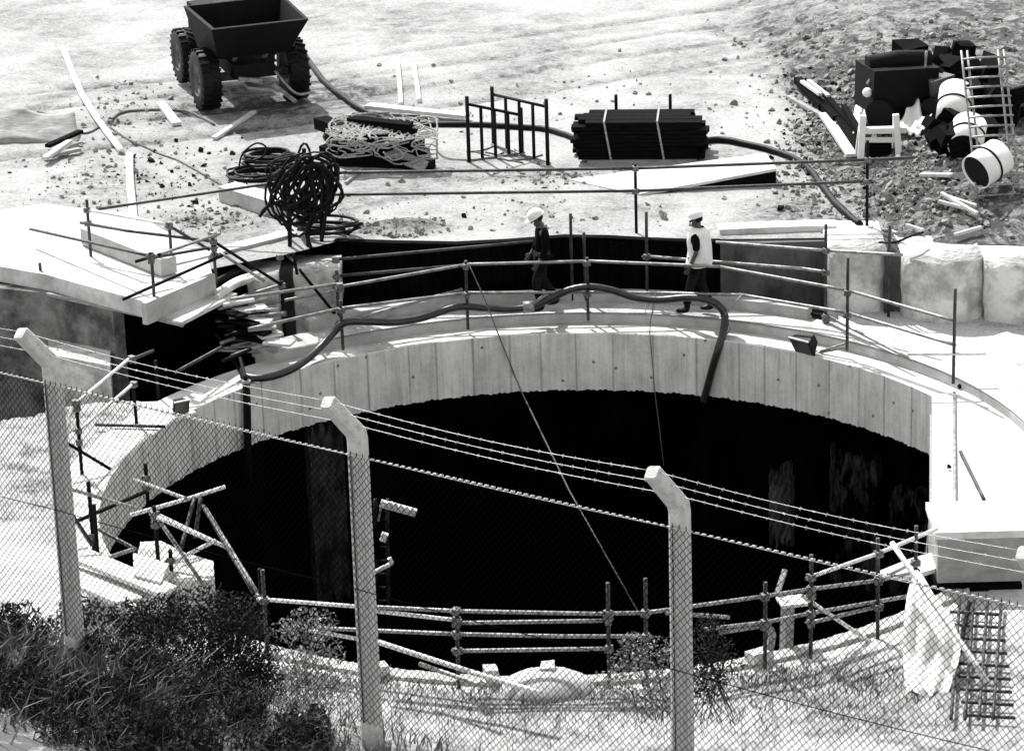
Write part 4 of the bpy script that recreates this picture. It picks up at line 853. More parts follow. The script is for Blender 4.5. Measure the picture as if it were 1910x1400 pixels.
for k, (a, b, c_, d_, w_, lab) in enumerate(((1718, 336, 1775, 330, .12, 'pale board flat on the rubble at the right'), (1756, 365, 1822, 402, .06, 'crossed batten nearest the right edge'), (1765, 370, 1820, 378, .06, 'batten crossing another near the right edge'), (1752, 372, 1800, 392, .05, 'lower batten of the crossed ones at the right'), (1690, 430, 1722, 440, .05, 'stick by the rounded pier top'), (1780, 448, 1830, 432, .05, 'pale stick on top of the rounded pier'))):
    plank((a, b), (c_, d_), w_, .05, 'wood', lab, .1)
mb = MB(); mb.tube(smooth([P(1640, 452, GZ+.1), P(1668, 452, GZ+.25), P(1700, 440, GZ+.3), P(1722, 433, GZ+.25)], 4), .02, 6); mb.build('bent_rod', 'dark', label='dark bent rod sticking out of the railing above the right piers', cat='rod')
for k, (x, y, lab, m_) in enumerate(((105, 262, 'grey concrete lump at the far left edge', 'conc'), )):
    q = onU(x, y); crumple('tarpaulin', (q+Vector((-1.1, -.1, .05)), q+Vector((.45, -.15, .0)), q+Vector((.3, .55, .35)), q+Vector((-1.1, .6, .5))), .25, 'gwood', 'grey tarpaulin mound at the far left edge of the site', 'tarpaulin', .1)
for k, (a, b, c_, d_) in enumerate(((82, 300, 150, 286), (85, 308, 130, 276), (90, 290, 152, 262))):
    plank((a, b), (c_, d_), .12, .06, ('gwood', 'wood', 'dwood')[k], ('grey plank in front of the grey tarpaulin mound', 'pale plank crossing the grey one by the tarpaulin', 'black baulk against the grey tarpaulin mound')[k], .08+.05*k)

# ------------------------------------------------------------------ rubble
def rubble(name, n, areas, m, label, smin=.015, smax=.07):
    mb = MB()
    for k in range(n):
        ar = rnd.choice(areas); x = rnd.gauss(ar[0], ar[2]); y = rnd.gauss(ar[1], ar[3])
        if y > 436 or y < 10: continue
        q = onU(x, y); r = smin+(smax-smin)*rnd.random()**3; mb.rock(q+Vector((0, 0, r*.25)), r)
    return mb.build(name, m, kind='stuff', label=label, loc=(0, 10, GZ))
rubble('rubble', 1500, [(300, 340, 110, 40), (390, 410, 50, 14), (160, 320, 60, 40), (720, 425, 60, 8), (1060, 330, 120, 8), (230, 200, 60, 30), (900, 400, 300, 25), (1100, 200, 300, 40)], 'stone', 'small stones scattered over the pale ground')
rubble('rubble', 3400, [(1620, 330, 90, 50), (1560, 230, 60, 50), (1700, 380, 80, 35), (1520, 300, 30, 60), (1740, 300, 60, 40), (1600, 180, 60, 30), (1900, 300, 60, 90), (1600, 90, 130, 40), (1800, 90, 90, 40)], 'stone', 'loose broken stone covering the slope at the right', .02, .10)
rubble('dark_clods', 420, [(1660, 340, 80, 50), (1560, 220, 60, 50), (1640, 250, 60, 60), (1500, 220, 30, 40), (330, 330, 90, 40), (1740, 320, 60, 50)], 'mud', 'dark clods of earth among the rubble', .02, .09)
for k, (x, y, r, m_, lab) in enumerate(((1238, 408, .14, 'stone', 'pale boulder with a black shadow right of the railing post'), (866, 405, .06, 'mud', 'small black clod above the mound of earth'), (375, 283, .09, 'mud', 'black clod among the rubble below the plank'), (280, 300, .08, 'stone', 'pale stone on the rubble near the white pipe'), (134, 395, .1, 'stone', 'pale stone on the slab ground at the left'), (1456, 392, .1, 'mud', 'dark clod on the ground left of the hose end'), (1500, 262, .12, 'stone', 'pale stone at the foot of the slope'), (1660, 372, .14, 'stone', 'large pale stone in the rubble beyond the railing end'))):
    q = onU(x, y); MB().rock(q+Vector((0, 0, r*.4)), r).build('boulder', m_, label=lab, cat='stone')

# ------------------------------------------------------------------ scaffold boards stacked by the slab
for k, (x0, y0, x1, y1, z, w_, m_) in enumerate(((412, 566, 470, 556, .92, .24, 'wood'), (430, 582, 496, 572, .80, .22, 'wood'), (450, 597, 506, 600, .66, .26, 'wood'), (462, 612, 515, 608, .58, .22, 'gwood'), (484, 628, 524, 620, .45, .2, 'wood'), (495, 636, 546, 640, .40, .26, 'wood'), (440, 625, 520, 640, .36, .2, 'dwood'), (420, 606, 500, 622, .52, .2, 'dwood'), (410, 590, 480, 606, .66, .2, 'dwood'), (400, 575, 455, 590, .8, .2, 'dwood'))):
    lab = ('topmost pale board of the stack stepping down beside the slab', 'second pale board from the top of the stepped stack', 'third pale board of the stepped stack, by the piers', 'grey board in the middle of the stepped stack', 'short pale board low in the stepped stack', 'lowest pale board of the stepped stack, on the walkway end', 'black board at the bottom of the stepped stack', 'black board below the middle of the stepped stack', 'black board under the second pale board', 'black board under the topmost pale board')[k]
    MB().bar(P(x0, y0, z), P(x1, y1, z), w_, .045).build('scaffold_board', m_, label=lab, cat='board', group='boards stacked beside the slab')
tt = thing('tube_stack', 'dark bundle of scaffold tubes under the stepped boards, their ends showing', 'scaffold tubes', P(430, 620, .3))
for k in range(16):
    x = rnd.uniform(400, 440); y = 575+k*5.2+rnd.uniform(-3, 3); z = .85-k*.05
    a = P(x, y, z); b = P(x+rnd.uniform(70, 105), y+rnd.uniform(-22, 4), z); tubepart(tt, 'tube', [a, b], rnd.choice(['tube', 'dark', 'tubeg', 'dark']), .026)
for k, (x0, y0, x1, y1, m_) in enumerate(((432, 663, 500, 640, 'tubeg'), (415, 673, 470, 650, 'dark'), (448, 668, 458, 705, 'dark'), (412, 640, 490, 610, 'tubeg'))): tubepart(tt, 'tube', [P(x0, y0, .35), P(x1, y1, .35)], m_, .028)
for k, (x0, y0, x1, y1) in enumerate(((398, 530, 470, 500), (402, 548, 480, 512), (404, 556, 470, 520))):
    MB().tube(smooth([P(x0, y0, 1.0), P((x0+x1)/2, (y0+y1)/2-6, 1.05), P(x1, y1, 1.0)], 5), .06, 10).build('pipe_length', ('rubber', 'tubew', 'concw')[k], label=('black pipe lying behind the landing edge beam', 'white pipe lying between the black pipe and the piers', 'lowest pale pipe behind the landing edge beam')[k], cat='pipe')

# ------------------------------------------------------------------ floodlights
def flood(c, w_, h_, d_, rotz, tilt, label, m='rubber'):
    t = thing('floodlight', label, 'floodlight', c, 'floodlights on the rim'); rot = Matrix.Rotation(rotz, 3, 'Z') @ Matrix.Rotation(tilt, 3, 'X')
    mb = MB(); vs = []
    for (x, y, z) in ((-1, -1, -1), (1, -1, -1), (1, -1, 1), (-1, -1, 1), (-.6, 1, -.6), (.6, 1, -.6), (.6, 1, .6), (-.6, 1, .6)): vs.append(c+rot @ Vector((x*w_/2, y*d_/2, z*h_/2)))
    mb.add(vs, [(0, 1, 2, 3), (7, 6, 5, 4), (0, 4, 5, 1), (1, 5, 6, 2), (2, 6, 7, 3), (3, 7, 4, 0)]); mb.build('housing', m, t)
    mb = MB(); mb.box(c+rot @ Vector((0, -d_/2-.006, 0)), (w_*.86, .01, h_*.86), rot); mb.build('glass', 'dconc', t)
    mb = MB(); mb.bar(c+rot @ Vector((-w_/2, -d_/2, h_/2+.012)), c+rot @ Vector((w_/2, -d_/2, h_/2+.012)), .03, .02); mb.build('visor', 'tubew', t)
    mb = MB()
    for s_ in (-1, 1): mb.bar(c+rot @ Vector((s_*w_*.42, 0, -h_*.2)), c+Vector((s_*w_*.2, .05, -h_*.75-.08)), .03, .012)
    mb.build('bracket', 'dark', t); return t
fc = CY(1503, 637, R+.02)
t = flood(fc, .40, .32, .24, -.75, .55, 'black floodlight tilted over the right rim of the beam')
for a, b in (((1520, 668), (1518, 640)), ((1512, 660), (1582, 648)), ((1530, 655), (1578, 640))): tubepart(t, 'arm', [CY(*a, R+.15), CY(*b, R+.25)], 'tubeg', .018)
fc = CY(335, 757, R+.1); fc.z += .02
t = flood(fc, .26, .22, .16, .5, .3, 'black floodlight with white tube on the left rim behind the mesh')
MB().tube([CY(328, 783, R+.0), CY(362, 770, R-.0)], .045, 10).build('lamp_tube', 'white', t)
tubepart(t, 'arm', [CY(300, 792, R+.3), CY(330, 797, R+.05)], 'tube', .02)

# ------------------------------------------------------------------ lit odds and ends inside the shaft
t = thing('hanging_bracket', 'pale steel bracket catching the light low in the black shaft', 'bracket', BY(740, 950, 1.))
mb = MB(); mb.bar(BY(710, 938, 1.), BY(776, 956, 1.), .09, .10); mb.build('arm', 'tubew', t); mb = MB(); mb.bar(BY(712, 940, 1.), BY(706, 970, 1.), .07, .03); mb.build('plate', 'tubeg', t)
for k in range(5): MB().box(BY(728+k*10, 940+k*3, .95), (.07, .05, .07), Matrix.Rotation(k, 3, 'Y')).build('bolt_head', 'tubew', t)
t = thing('hanging_bracket', 'bent pale pipe end showing right of the first fence post', 'pipe', BY(710, 1060, -1.))
MB().tube(smooth([BY(694, 1069, -1), BY(715, 1058, -1), BY(730, 1050, -1), BY(726, 1040, -1)], 4), .035, 8).build('pipe', 'tubew', t)
mb = MB(); mb.box(BY(716, 1001, -1.), (.09, .08, .12), Matrix.Rotation(.4, 3, 'Y')); mb.build('bracket', 'tubew', label='small white fitting above the bent pipe in the shaft', cat='fitting')
t = thing('access_ladder', 'dim ladder against the black wall of the shaft beside the pale bracket', 'ladder', BY(706, 1180, 1.2))
for x in (700, 722): tubepart(t, 'stile', [BY(x, 930, 1.2), BY(x+4, 1230, 1.2)], 'shaftdim', .03)
for k in range(11): tubepart(t, 'rung', [BY(700+k*.3, 945+k*25, 1.2), BY(722+k*.3, 945+k*25, 1.2)], 'shaftdim', .018)
run('lying_tube', 'thin tube lying aslant on the bright deck at the right edge', 'tube', [], [[P(1793, 845, .06), P(1834, 928, .06)]], rm='tube')
for k, (x, y, lab) in enumerate(((1797, 948, 'small dark clip on the bright deck near its near end'), (1790, 720, 'small dark stone on the bright ground by the tall upright tube'), (1770, 870, 'dark chip beside the tube lying on the bright deck'))): MB().rock(P(x, y, .08), .06).build('debris', 'mud', label=lab, cat='debris')
# timber prop tower on the near right rim
t = thing('timber_prop', 'pale topped timber prop standing behind the near railing at the right', 'prop', CY(1475, 1210, R+.1, True))
a = CY(1466, 1215, R-.1, True); b = CY(1470, 1120, R-.1, True)
mb = MB(); mb.bar(a, b, .14, .12); mb.build('shaft', 'gwood', t)
mb = MB(); mb.box(CY(1477, 1121, R-.1, True), (.34, .3, .04), Matrix.Rotation(.2, 3, 'Z')); mb.build('cap_plate', 'wood', t)
mb = MB(); mb.bar(CY(1450, 1105, R-.3, True), CY(1464, 1063, R-.5, True), .06, .05); mb.build('splinter', 'gwood', t)
mb = MB(); mb.tube(smooth([CY(1428, 1168, R+.2, True), CY(1440, 1180, R+.2, True), CY(1436, 1210, R+.2, True)], 4), .05, 8); mb.build('bent_pipe', 'gwood', label='stubby bent pipe beside the timber prop on the near rim', cat='pipe')
# white sheeting at the lower right
pp = [BY(1712, 1068, -6.3), BY(1738, 1092, -6.3), BY(1796, 1205, -7.0), BY(1770, 1300, -8.6), BY(1694, 1300, -8.8), BY(1683, 1200, -7.6), BY(1697, 1085, -6.5)]
mb = MB(); n = 14; vs = []
Lf = [P(1708, 1062, .95), P(1697, 1090, .88), P(1690, 1130, .72), P(1684, 1180, .48), P(1684, 1230, .24), P(1690, 1292, .03)]
Rg = [P(1716, 1066, .95), P(1734, 1092, .88), P(1757, 1130, .72), P(1790, 1190, .48), P(1786, 1235, .24), P(1764, 1296, .03)]
Lf = smooth(Lf, 3); Rg = smooth(Rg, 3)
for j, (a, b) in enumerate(zip(Lf, Rg)):
    for i in range(n+1):
        q = a.lerp(b, i/n); q.y += .05*math.sin(i*1.3+j*.4)*min(1, j/5)-.02*math.sin(i*.7+j); q.z += .03*math.sin(i*.9-j*.5)*min(1, j/5); vs.append(q)
m_ = len(Lf); fs = [(j*(n+1)+i, (j+1)*(n+1)+i, (j+1)*(n+1)+i+1, j*(n+1)+i+1) for j in range(m_-1) for i in range(n)]
k0 = len(vs); vs += [v+Vector((0, .012, -.01)) for v in vs]; fs += [tuple(k0+i for i in reversed(f)) for f in fs]
mb.add(vs, fs, True); mb.build('white_sheeting', 'cloth', label='tall triangular drape of white sheeting over the tubes at the lower right', cat='sheeting')
flat('wide_plank', [(1630, 1068), (1700, 1040), (1745, 1028), (1745, 1060), (1690, 1075)], .30, .06, 'wood', 'broad pale board on the near right rim beside the concrete block', 'board')
# reinforcement mat at bottom right
t = thing('reinforcement_mat', 'grid of dark reinforcing bars lying at the bottom right corner', 'reinforcement', P(1800, 1220, .1))
for k in range(9): tubepart(t, 'bar', [P(1772+k*3, 1140+k*24, .12), P(1870+k*3, 1146+k*24, .12)], 'tube', .022)
for k in range(4): tubepart(t, 'bar', [P(1790+k*26, 1120, .14), P(1774+k*26, 1340, .14)], 'tube', .022)
tubepart(t, 'stake', [P(1808, 1124, .1), P(1790, 1215, .15)], 'dark', .03)

# ------------------------------------------------------------------ people
def skinmesh(name, verts, edges, rad, root, m, parent, extra=None, sub=2):
    me = bpy.data.meshes.new(name+'_skel'); me.from_pydata([tuple(v) for v in verts], edges, [])
    o = bpy.data.objects.new(name, me); COL.objects.link(o)
    md = o.modifiers.new('skin', 'SKIN'); md.use_smooth_shade = True; md.branch_smoothing = .5
    for i, l in enumerate(me.skin_vertices[0].data):
        r = rad[i]; l.radius = (r, r) if not isinstance(r, tuple) else r; l.use_root = (i == root)
    s_ = o.modifiers.new('sub', 'SUBSURF'); s_.levels = sub; s_.render_levels = sub
    dg = bpy.context.evaluated_depsgraph_get(); ev = o.evaluated_get(dg); me2 = bpy.data.meshes.new_from_object(ev)
    vs = [v.co.copy() for v in me2.vertices]; fs = [tuple(p.vertices) for p in me2.polygons]
    bpy.data.objects.remove(o); bpy.data.meshes.remove(me2)
    mb = MB(); mb.add(vs, fs, True)
    if extra: extra(mb)
    me = bpy.data.meshes.new(name); me.from_pydata(mb.v, [], mb.f); me.polygons.foreach_set('use_smooth', mb.sm); me.materials.append(M[m])
    q = bpy.data.objects.new(name, me); COL.objects.link(q)
    if parent is not None: q.parent = parent
    return q
class Sk:
    def __init__(s): s.v = []; s.e = []; s.r = []
    def a(s, p, r, par=None):
        s.v.append(Vector(p)); s.r.append(r); i = len(s.v)-1
        if par is not None: s.e.append((par, i))
        return i
def person(loc, face, J, label, top, topmat, trm, helmet='white', vest=False):
    """J: joint dictionary in a frame whose +x is where the person faces"""
    s = Sk(); pel = s.a(J['pelvis'], (.13, .10)); wa = s.a(J['waist'], (.10, .085), pel); ch = s.a(J['chest'], (.11, .09), wa); nb = s.a(J['neckb'], .07, ch); nk = s.a(J['neck'], .052, nb)
    hc = Vector(J['head']); hf = Vector(J['hdir']).normalized(); hu = Vector(J['hup']).normalized()
    h1 = s.a(hc-hu*.075, (.068, .075), nk); h2 = s.a(hc, (.078, .092), h1); h3 = s.a(hc+hu*.07, (.07, .085), h2)
    for sd in 'LR':
        sg = 1 if sd == 'L' else -1
        sh = s.a(J['sh'+sd], .062, ch); el = s.a(J['el'+sd], .043, sh); wr_ = s.a(J['wr'+sd], .029, el)
        W = Vector(J['wr'+sd]); E_ = Vector(J['el'+sd]); d = (W-E_).normalized(); side = d.cross(Vector((0, 1, 0))).normalized()
        pm = s.a(W+d*.055, (.038, .018), wr_); curl = Vector(J.get('curl', (.3, 0, -.2))).normalized()
        for k, (off, ln) in enumerate(((-.027, .07), (-.009, .08), (.009, .076), (.027, .06))):
            b0 = W+d*.085+side*off; i1 = s.a(b0, .0095, pm); i2 = s.a(b0+d*ln*.45+curl*.008, .009, i1); s.a(b0+d*ln*.8+curl*.035, .008, i2)
        b0 = W+d*.03+side*.036; i1 = s.a(b0, .0115, pm); i2 = s.a(b0+d*.03+side*.02, .010, i1); s.a(b0+d*.055+side*.022+curl*.01, .009, i2)
        hp0 = s.a(J['hip'+sd], .09, pel); kn = s.a(J['kn'+sd], .058, hp0); an = s.a(J['an'+sd], .04, kn); A_ = Vector(J['an'+sd]); s.a(A_+Vector((.13, 0, -.05)), .035, an)
    t = thing('person', label, 'person', loc); t.rotation_euler = (0, 0, face)
    def ex(mb):
        rt = Matrix((hf, hu.cross(hf).normalized(), hu)).transposed()
        mb.ball(hc+hf*.098-hu*.015, .02, 8, 6, (1, .7, 1.3)); 
        for s_ in (-1, 1): mb.ball(hc+rt @ Vector((-.0, s_*.078, -.01)), .03, 8, 6, (.7, .35, 1)); mb.ball(hc+rt @ Vector((.083, s_*.032, .008)), .012, 8, 6)
        mb.ball(hc+hf*.083-hu*.06, .02, 8, 6, (.5, 1.3, .45)); mb.ball(hc+hf*.062-hu*.092, .035, 8, 6)
    skinmesh('body', s.v, s.e, s.r, 0, 'skin', t, ex)
    # shirt
    c = Sk(); p0 = c.a(Vector(J['pelvis'])+Vector((0, 0, .03)), (.16, .15)); w0 = c.a(J['waist'], (.155, .14), p0); c0_ = c.a(J['chest'], (.175, .15), w0); c.a(J['neckb'], (.10, .095), c0_)
    for sd in 'LR':
        a = c.a(Vector(J['sh'+sd])*1.0, .083, c0_); b = c.a(J['el'+sd], .064, a)
        if not vest: c.a(Vector(J['el'+sd]).lerp(Vector(J['wr'+sd]), .8), .045, b)
    skinmesh('shirt', c.v, c.e, c.r, 0, 'shirt' if vest else topmat, t)
    c = Sk(); p0 = c.a(Vector(J['pelvis']), (.15, .125))
    for sd in 'LR': a = c.a(J['hip'+sd], .108, p0); b = c.a(J['kn'+sd], .082, a); c.a(Vector(J['an'+sd])+Vector((0, 0, .04)), .07, b)
    skinmesh('trousers', c.v, c.e, c.r, 0, trm, t)
    for sd in 'LR':
        A_ = Vector(J['an'+sd]); c = Sk(); a = c.a(A_+Vector((-.02, 0, .08)), .055); b = c.a(A_+Vector((-.01, 0, -.03)), (.05, .05), a); d_ = c.a(A_+Vector((.10, 0, -.045)), (.05, .04), b); c.a(A_+Vector((.18, 0, -.05)), (.042, .032), d_)
        skinmesh('boot', c.v, c.e, c.r, 0, 'rubber', t)
    rt = Matrix((hf, hu.cross(hf).normalized(), hu)).transposed()
    mb = MB(); mb.ball(hc+hu*.045-hf*.012, .128, 22, 10, (1.1, .92, .98), rt, cut=(0, math.pi/2)); vs = []; n = 26; k0 = len(mb.v)
    for k in range(n):
        a = 2*math.pi*k/n; ext = .012+.05*max(0, math.cos(a))**2
        for (q, z) in ((.126, .047), (.13+ext, .036), (.13+ext, .030), (.120, .036)): vs.append(hc+rt @ Vector((q*1.1*math.cos(a)-.012, q*.92*math.sin(a), z)))
    mb.add(vs, [(k*4+i, ((k+1) % n)*4+i, ((k+1) % n)*4+(i+1) % 4, k*4+(i+1) % 4) for k in range(n) for i in range(4)], True)
    me = bpy.data.meshes.new('helmet'); me.from_pydata(mb.v, [], mb.f); me.polygons.foreach_set('use_smooth', mb.sm); me.materials.append(M['white']); o = bpy.data.objects.new('helmet', me); COL.objects.link(o); o.parent = t
    mb = MB(); mb.ball(hc-hf*.03-hu*.0, .098, 14, 8, (.9, .86, .9), rt, cut=(.9, 2.2))
    me = bpy.data.meshes.new('hair'); me.from_pydata(mb.v, [], mb.f); me.materials.append(M['rubber']); o = bpy.data.objects.new('hair', me); COL.objects.link(o); o.parent = t
    if vest:
        mb = MB(); n = 64; vs = []
        zs = [.84, .90, .97, 1.05, 1.13, 1.2, 1.27, 1.33, 1.38, 1.42, 1.455, 1.475]
        wx = [.215, .21, .20, .195, .195, .195, .19, .18, .165, .145, .115, .085]; wy = [.255, .25, .24, .235, .235, .24, .245, .25, .25, .235, .17, .095]
        z0_ = zs; zs = list(np.linspace(.84, 1.475, 36)); wx = list(np.interp(zs, z0_, wx)); wy = list(np.interp(zs, z0_, wy))
        C_ = [Vector(J['pelvis']), Vector(J['waist']), Vector(J['chest']), Vector(J['neckb'])]
        for j, z in enumerate(zs):
            for a_, b_ in zip(C_[:-1], C_[1:]):
                if z <= b_.z or b_ is C_[-1]: q = (z-a_.z)/max(1e-3, b_.z-a_.z); cx = a_.x+(b_.x-a_.x)*max(-.5, min(1, q)); cy = a_.y; break
            for k in range(n):
                a = 2*math.pi*k/n; f_ = 1+.05*math.sin(a*5+j*.2)*(1-j/36); vs.append((cx+wx[j]*math.cos(a)*f_, cy+wy[j]*math.sin(a)*f_, z))
        fs = []
        for j in range(len(zs)-1):
            for k in range(n):
                a = 2*math.pi*(k+.5)/n; z = (zs[j]+zs[j+1])/2
                if ((abs(math.cos(a))*wx[j])/.075)**2+((z-1.31)/.115)**2 < 1: continue          # arm holes
                fs.append((j*n+k, j*n+(k+1) % n, (j+1)*n+(k+1) % n, (j+1)*n+k))
        k0 = len(vs); vs2 = [(v[0]*.97, v[1]*.97, v[2]) for v in vs]; mb.add(vs+vs2, fs+[tuple(i+k0 for i in reversed(f)) for f in fs], True)
        me = bpy.data.meshes.new('vest'); me.from_pydata(mb.v, [], mb.f); me.polygons.foreach_set('use_smooth', mb.sm); me.materials.append(M['vest']); o = bpy.data.objects.new('vest', me); COL.objects.link(o); o.parent = t
    return t
JA = dict(pelvis=(0, 0, .95), waist=(.0, 0, 1.08), chest=(.01, 0, 1.30), neckb=(.0, 0, 1.44), neck=(.04, 0, 1.49), head=(.09, 0, 1.585), hdir=(.86, 0, -.5), hup=(.5, 0, .86),
          shL=(.0, .19, 1.40), elL=(-.02, .25, 1.12), wrL=(.10, .22, .90), shR=(.0, -.19, 1.40), elR=(.02, -.25, 1.12), wrR=(.16, -.2, .93), hipL=(0, .095, .90), knL=(.14, .10, .50), anL=(.06, .10, .09), hipR=(0, -.095, .90), knR=(.0, -.10, .49), anR=(-.22, -.10, .12))
f1 = CY(1015, 578, R+.55); f1.z = .23
person(f1, math.pi+.15, JA, 'worker in dark shirt and white helmet stepping left, looking down', 'shirt', 'shirt', 'trouser')
JB = dict(JA); JB.update(hdir=(.95, .1, -.3), hup=(.3, 0, .95), head=(.06, 0, 1.60), neck=(.03, 0, 1.50), elL=(-.03, .27, 1.12), wrL=(.08, .27, .88), elR=(-.03, -.27, 1.12), wrR=(.1, -.27, .88), knL=(.12, .12, .5), anL=(.2, .12, .09), anR=(-.14, -.11, .10), knR=(.02, -.11, .49))
f2 = CY(1306, 580, R+.58); f2.z = .23
person(f2, math.pi-.35, JB, 'worker in a white sleeveless vest and white helmet standing on the walkway', 'vest', 'vest', 'trouser', vest=True)

# ------------------------------------------------------------------ the concrete-post fence in front
fp = [P(99, 710, FZ), P(668, 843, FZ), P(1268, 978, FZ)]
st0 = fp[1]-fp[0]; st1 = fp[2]-fp[1]
fp = [fp[0]-st0, *fp, fp[2]+st1*1.0]
fd = (fp[3]-fp[1]).normalized(); fnr = Vector((-fd.y, fd.x, 0))
if fnr.y > 0: fnr = -fnr
fnr = (fnr+Vector((-.25, 0, 0))).normalized()
t = thing('chain_link_fence', 'concrete post and chain link fence with barbed wire across the foreground', 'fence', (fp[2].x, fp[2].y, FZ-2.5))
tips = []
for i, q in enumerate(fp):
    rot = Matrix.Rotation(math.radians(-28), 3, 'Z'); hw = .071
    base = FZ-2.8; kn = FZ+.16
    a1_ = Vector((q.x, q.y, kn)); tip = a1_+fnr*.30+Vector((0, 0, .36)); dirn = (tip-a1_).normalized(); mb = MB(); vs = []
    def ringat(c_, s_, tilt): 
        o_ = []
        for (x, y) in ((-1, -.72), (-.72, -1), (.72, -1), (1, -.72), (1, .72), (.72, 1), (-.72, 1), (-1, .72)):
            v = rot @ Vector((x*s_, y*s_, 0))
            if tilt: v = Quaternion(Vector((0, 0, 1)).cross(dirn).normalized(), tilt) @ v
            o_.append(c_+v)
        return o_
    angt = math.acos(dirn.z); rings = [ringat(Vector((q.x, q.y, base)), hw*1.08, 0), ringat(Vector((q.x, q.y, FZ-1)), hw*1.03, 0), ringat(a1_-Vector((0, 0, .05)), hw, 0), ringat(a1_+dirn*.02, hw*1.02, angt*.5), ringat(a1_+dirn*.08, hw*.95, angt), ringat(tip, hw*.86, angt), ringat(tip+dirn*.012, hw*.74, angt)]
    for r_ in rings: vs += r_
    fs = [(j*8+k, j*8+(k+1) % 8, (j+1)*8+(k+1) % 8, (j+1)*8+k) for j in range(len(rings)-1) for k in range(8)]+[tuple((len(rings)-1)*8+k for k in range(8))]
    mb.add(vs, fs); mb.build('post', 'post', t); tips.append((a1_, tip, dirn))
def mesh_panel(A_, B_, z0, z1, cell, r, parent, first):
    D = B_-A_; L = math.hypot(D.x, D.y); d = Vector((D.x/L, D.y/L, 0)); off = fnr*.085; h = z1-z0; mb = MB(); nv = int(h/cell/1.12); ns = int(L/cell); 
    # woven zigzag wires, each running up the panel
    for k in range(-1, ns+1):
        pts = []
        for j in range(nv+1):
            s_ = k*cell+(cell if (j+k) % 2 else 0)
            s_ = min(max(s_, 0), L); pts.append(A_+d*s_+off*(1+(.04 if (j+k) % 2 else -.04)))
            pts[-1].z = z1-j*cell*1.12
            if pts[-1].z < z0: break
        vs = []; n = 3; o0 = len(mb.v)
        for i, p in enumerate(pts):
            for m_ in range(n): a = 2*math.pi*m_/n; vs.append(p+d*(r*math.cos(a))+Vector((0, 0, .6*r*math.sin(a)))+fnr*(r*math.sin(a)))
        mb.add(vs, [(i*n+m_, i*n+(m_+1) % n, (i+1)*n+(m_+1) % n, (i+1)*n+m_) for i in range(len(pts)-1) for m_ in range(n)])
    for k in range(0, ns, 2):                                # knuckles standing up above the top wire
        p = A_+d*((k+.0)*cell)+off; p.z = z1; mb.tube([p, p+Vector((0, 0, .035))], r*1.2, 3, caps=False)
    return mb.build('mesh_panel', 'wire', parent)
def wirepts(A_, B_, sag, n=14): return [A_.lerp(B_, i/n)-Vector((0, 0, sag*math.sin(math.pi*i/n))) for i in range(n+1)]
for i in range(4):
    A_, B_ = fp[i].copy(), fp[i+1].copy()
    mesh_panel(A_, B_, FZ-2.45, FZ, .031, .0031, t, i == 0)
    A_ = A_+fnr*.085; B_ = B_+fnr*.085; L = (B_-A_).length
    mb = MB(); mb.tube(wirepts(A_, B_, .012), .0038, 5)
    nn = int(L/.062)
    for k in range(nn):                                   # the mesh twisted round its line wire
        p = A_.lerp(B_, (k+.5)/nn); dd = (B_-A_).normalized(); mb.tube([p-dd*.018, p+dd*.018+Vector((0, 0, .004))], .0095, 4)
    mb.build('line_wire', 'bwire', t)
    for z in (-1.2,):
        mb = MB(); mb.tube(wirepts(A_+Vector((0, 0, z)), B_+Vector((0, 0, z)), .02), .004, 5); mb.build('line_wire', 'wire', t)
    for q in (.22, .58, .94):
        a = tips[i][0].lerp(tips[i][1], q)+Vector((0, 0, .03)); b = tips[i+1][0].lerp(tips[i+1][1], q)+Vector((0, 0, .03)); mb = MB(); W_ = wirepts(a, b, .03+.02*q, 20); mb.tube(W_, .0024, 5)
        nb_ = int((b-a).length/.11)
        for k in range(nb_):
            qq = (k+.5)/nb_*20; i0 = min(int(qq), 19); p = W_[i0].lerp(W_[i0+1], qq-i0)
            for s_ in range(2): v = Vector((rnd.uniform(-.4, .4), rnd.uniform(-1, 1), rnd.uniform(-1, 1))).normalized()*.016; mb.tube([p-v, p+v], .0022, 3, caps=False)
            mb.tube([p-Vector((.012, 0, 0)), p+Vector((.012, 0, 0))], .0045, 4)
        mb.build('barbed_wire', 'bwire', t)

# ------------------------------------------------------------------ vegetation
def leafcloud(mb, c, rad, n, size, R_, shell=.35):
    for _ in range(n):
        v = Vector((R_.gauss(0, 1), R_.gauss(0, 1), R_.gauss(0, 1))).normalized()*(R_.random()**shell); p = Vector(c)+Vector((v.x*rad[0], v.y*rad[1], v.z*rad[2]))
        u = Vector((R_.gauss(0, 1), R_.gauss(0, 1), R_.gauss(0, 1))).normalized(); w_ = u.orthogonal().normalized(); w_ = Quaternion(u, R_.uniform(0, 6)) @ w_; s_ = size*R_.uniform(.5, 1.3)
        mb.add([p-u*s_, p+w_*s_*.38, p+u*s_, p-w_*s_*.38], [(0, 1, 2, 3)])
def bush(x, yb, zb, clumps, label, m, n=260, size=.05, seed=0, Y=None):
    R_ = random.Random(seed); b = P(x, yb, zb)
    if Y: b = BY(x, yb, Y); b.z = lgz(b.x, Y)
    t = thing('shrub', label, 'shrub', b, 'shrubs on the near bank'); mb = MB(); tw = MB()
    for (cx, cy, dY, rx, rz) in clumps:
        c_ = BY(cx, cy, b.y+dY); leafcloud(mb, c_, (rx, rx*.8, rz), int(n*rx*rz*9), size, R_)
        for k in range(4): e = c_+Vector((R_.uniform(-rx, rx)*.8, R_.uniform(-rx, rx)*.5, R_.uniform(0, rz))); tw.tube(smooth([b+Vector((R_.uniform(-.3, .3), R_.uniform(-.2, .2), 0)), b.lerp(c_, .6)+Vector((0, 0, .1)), e], 3), [.007]*3+[.005]*3+[.003], 4)
    mb.build('foliage', m, t); tw.build('stem', 'twig', t); return t
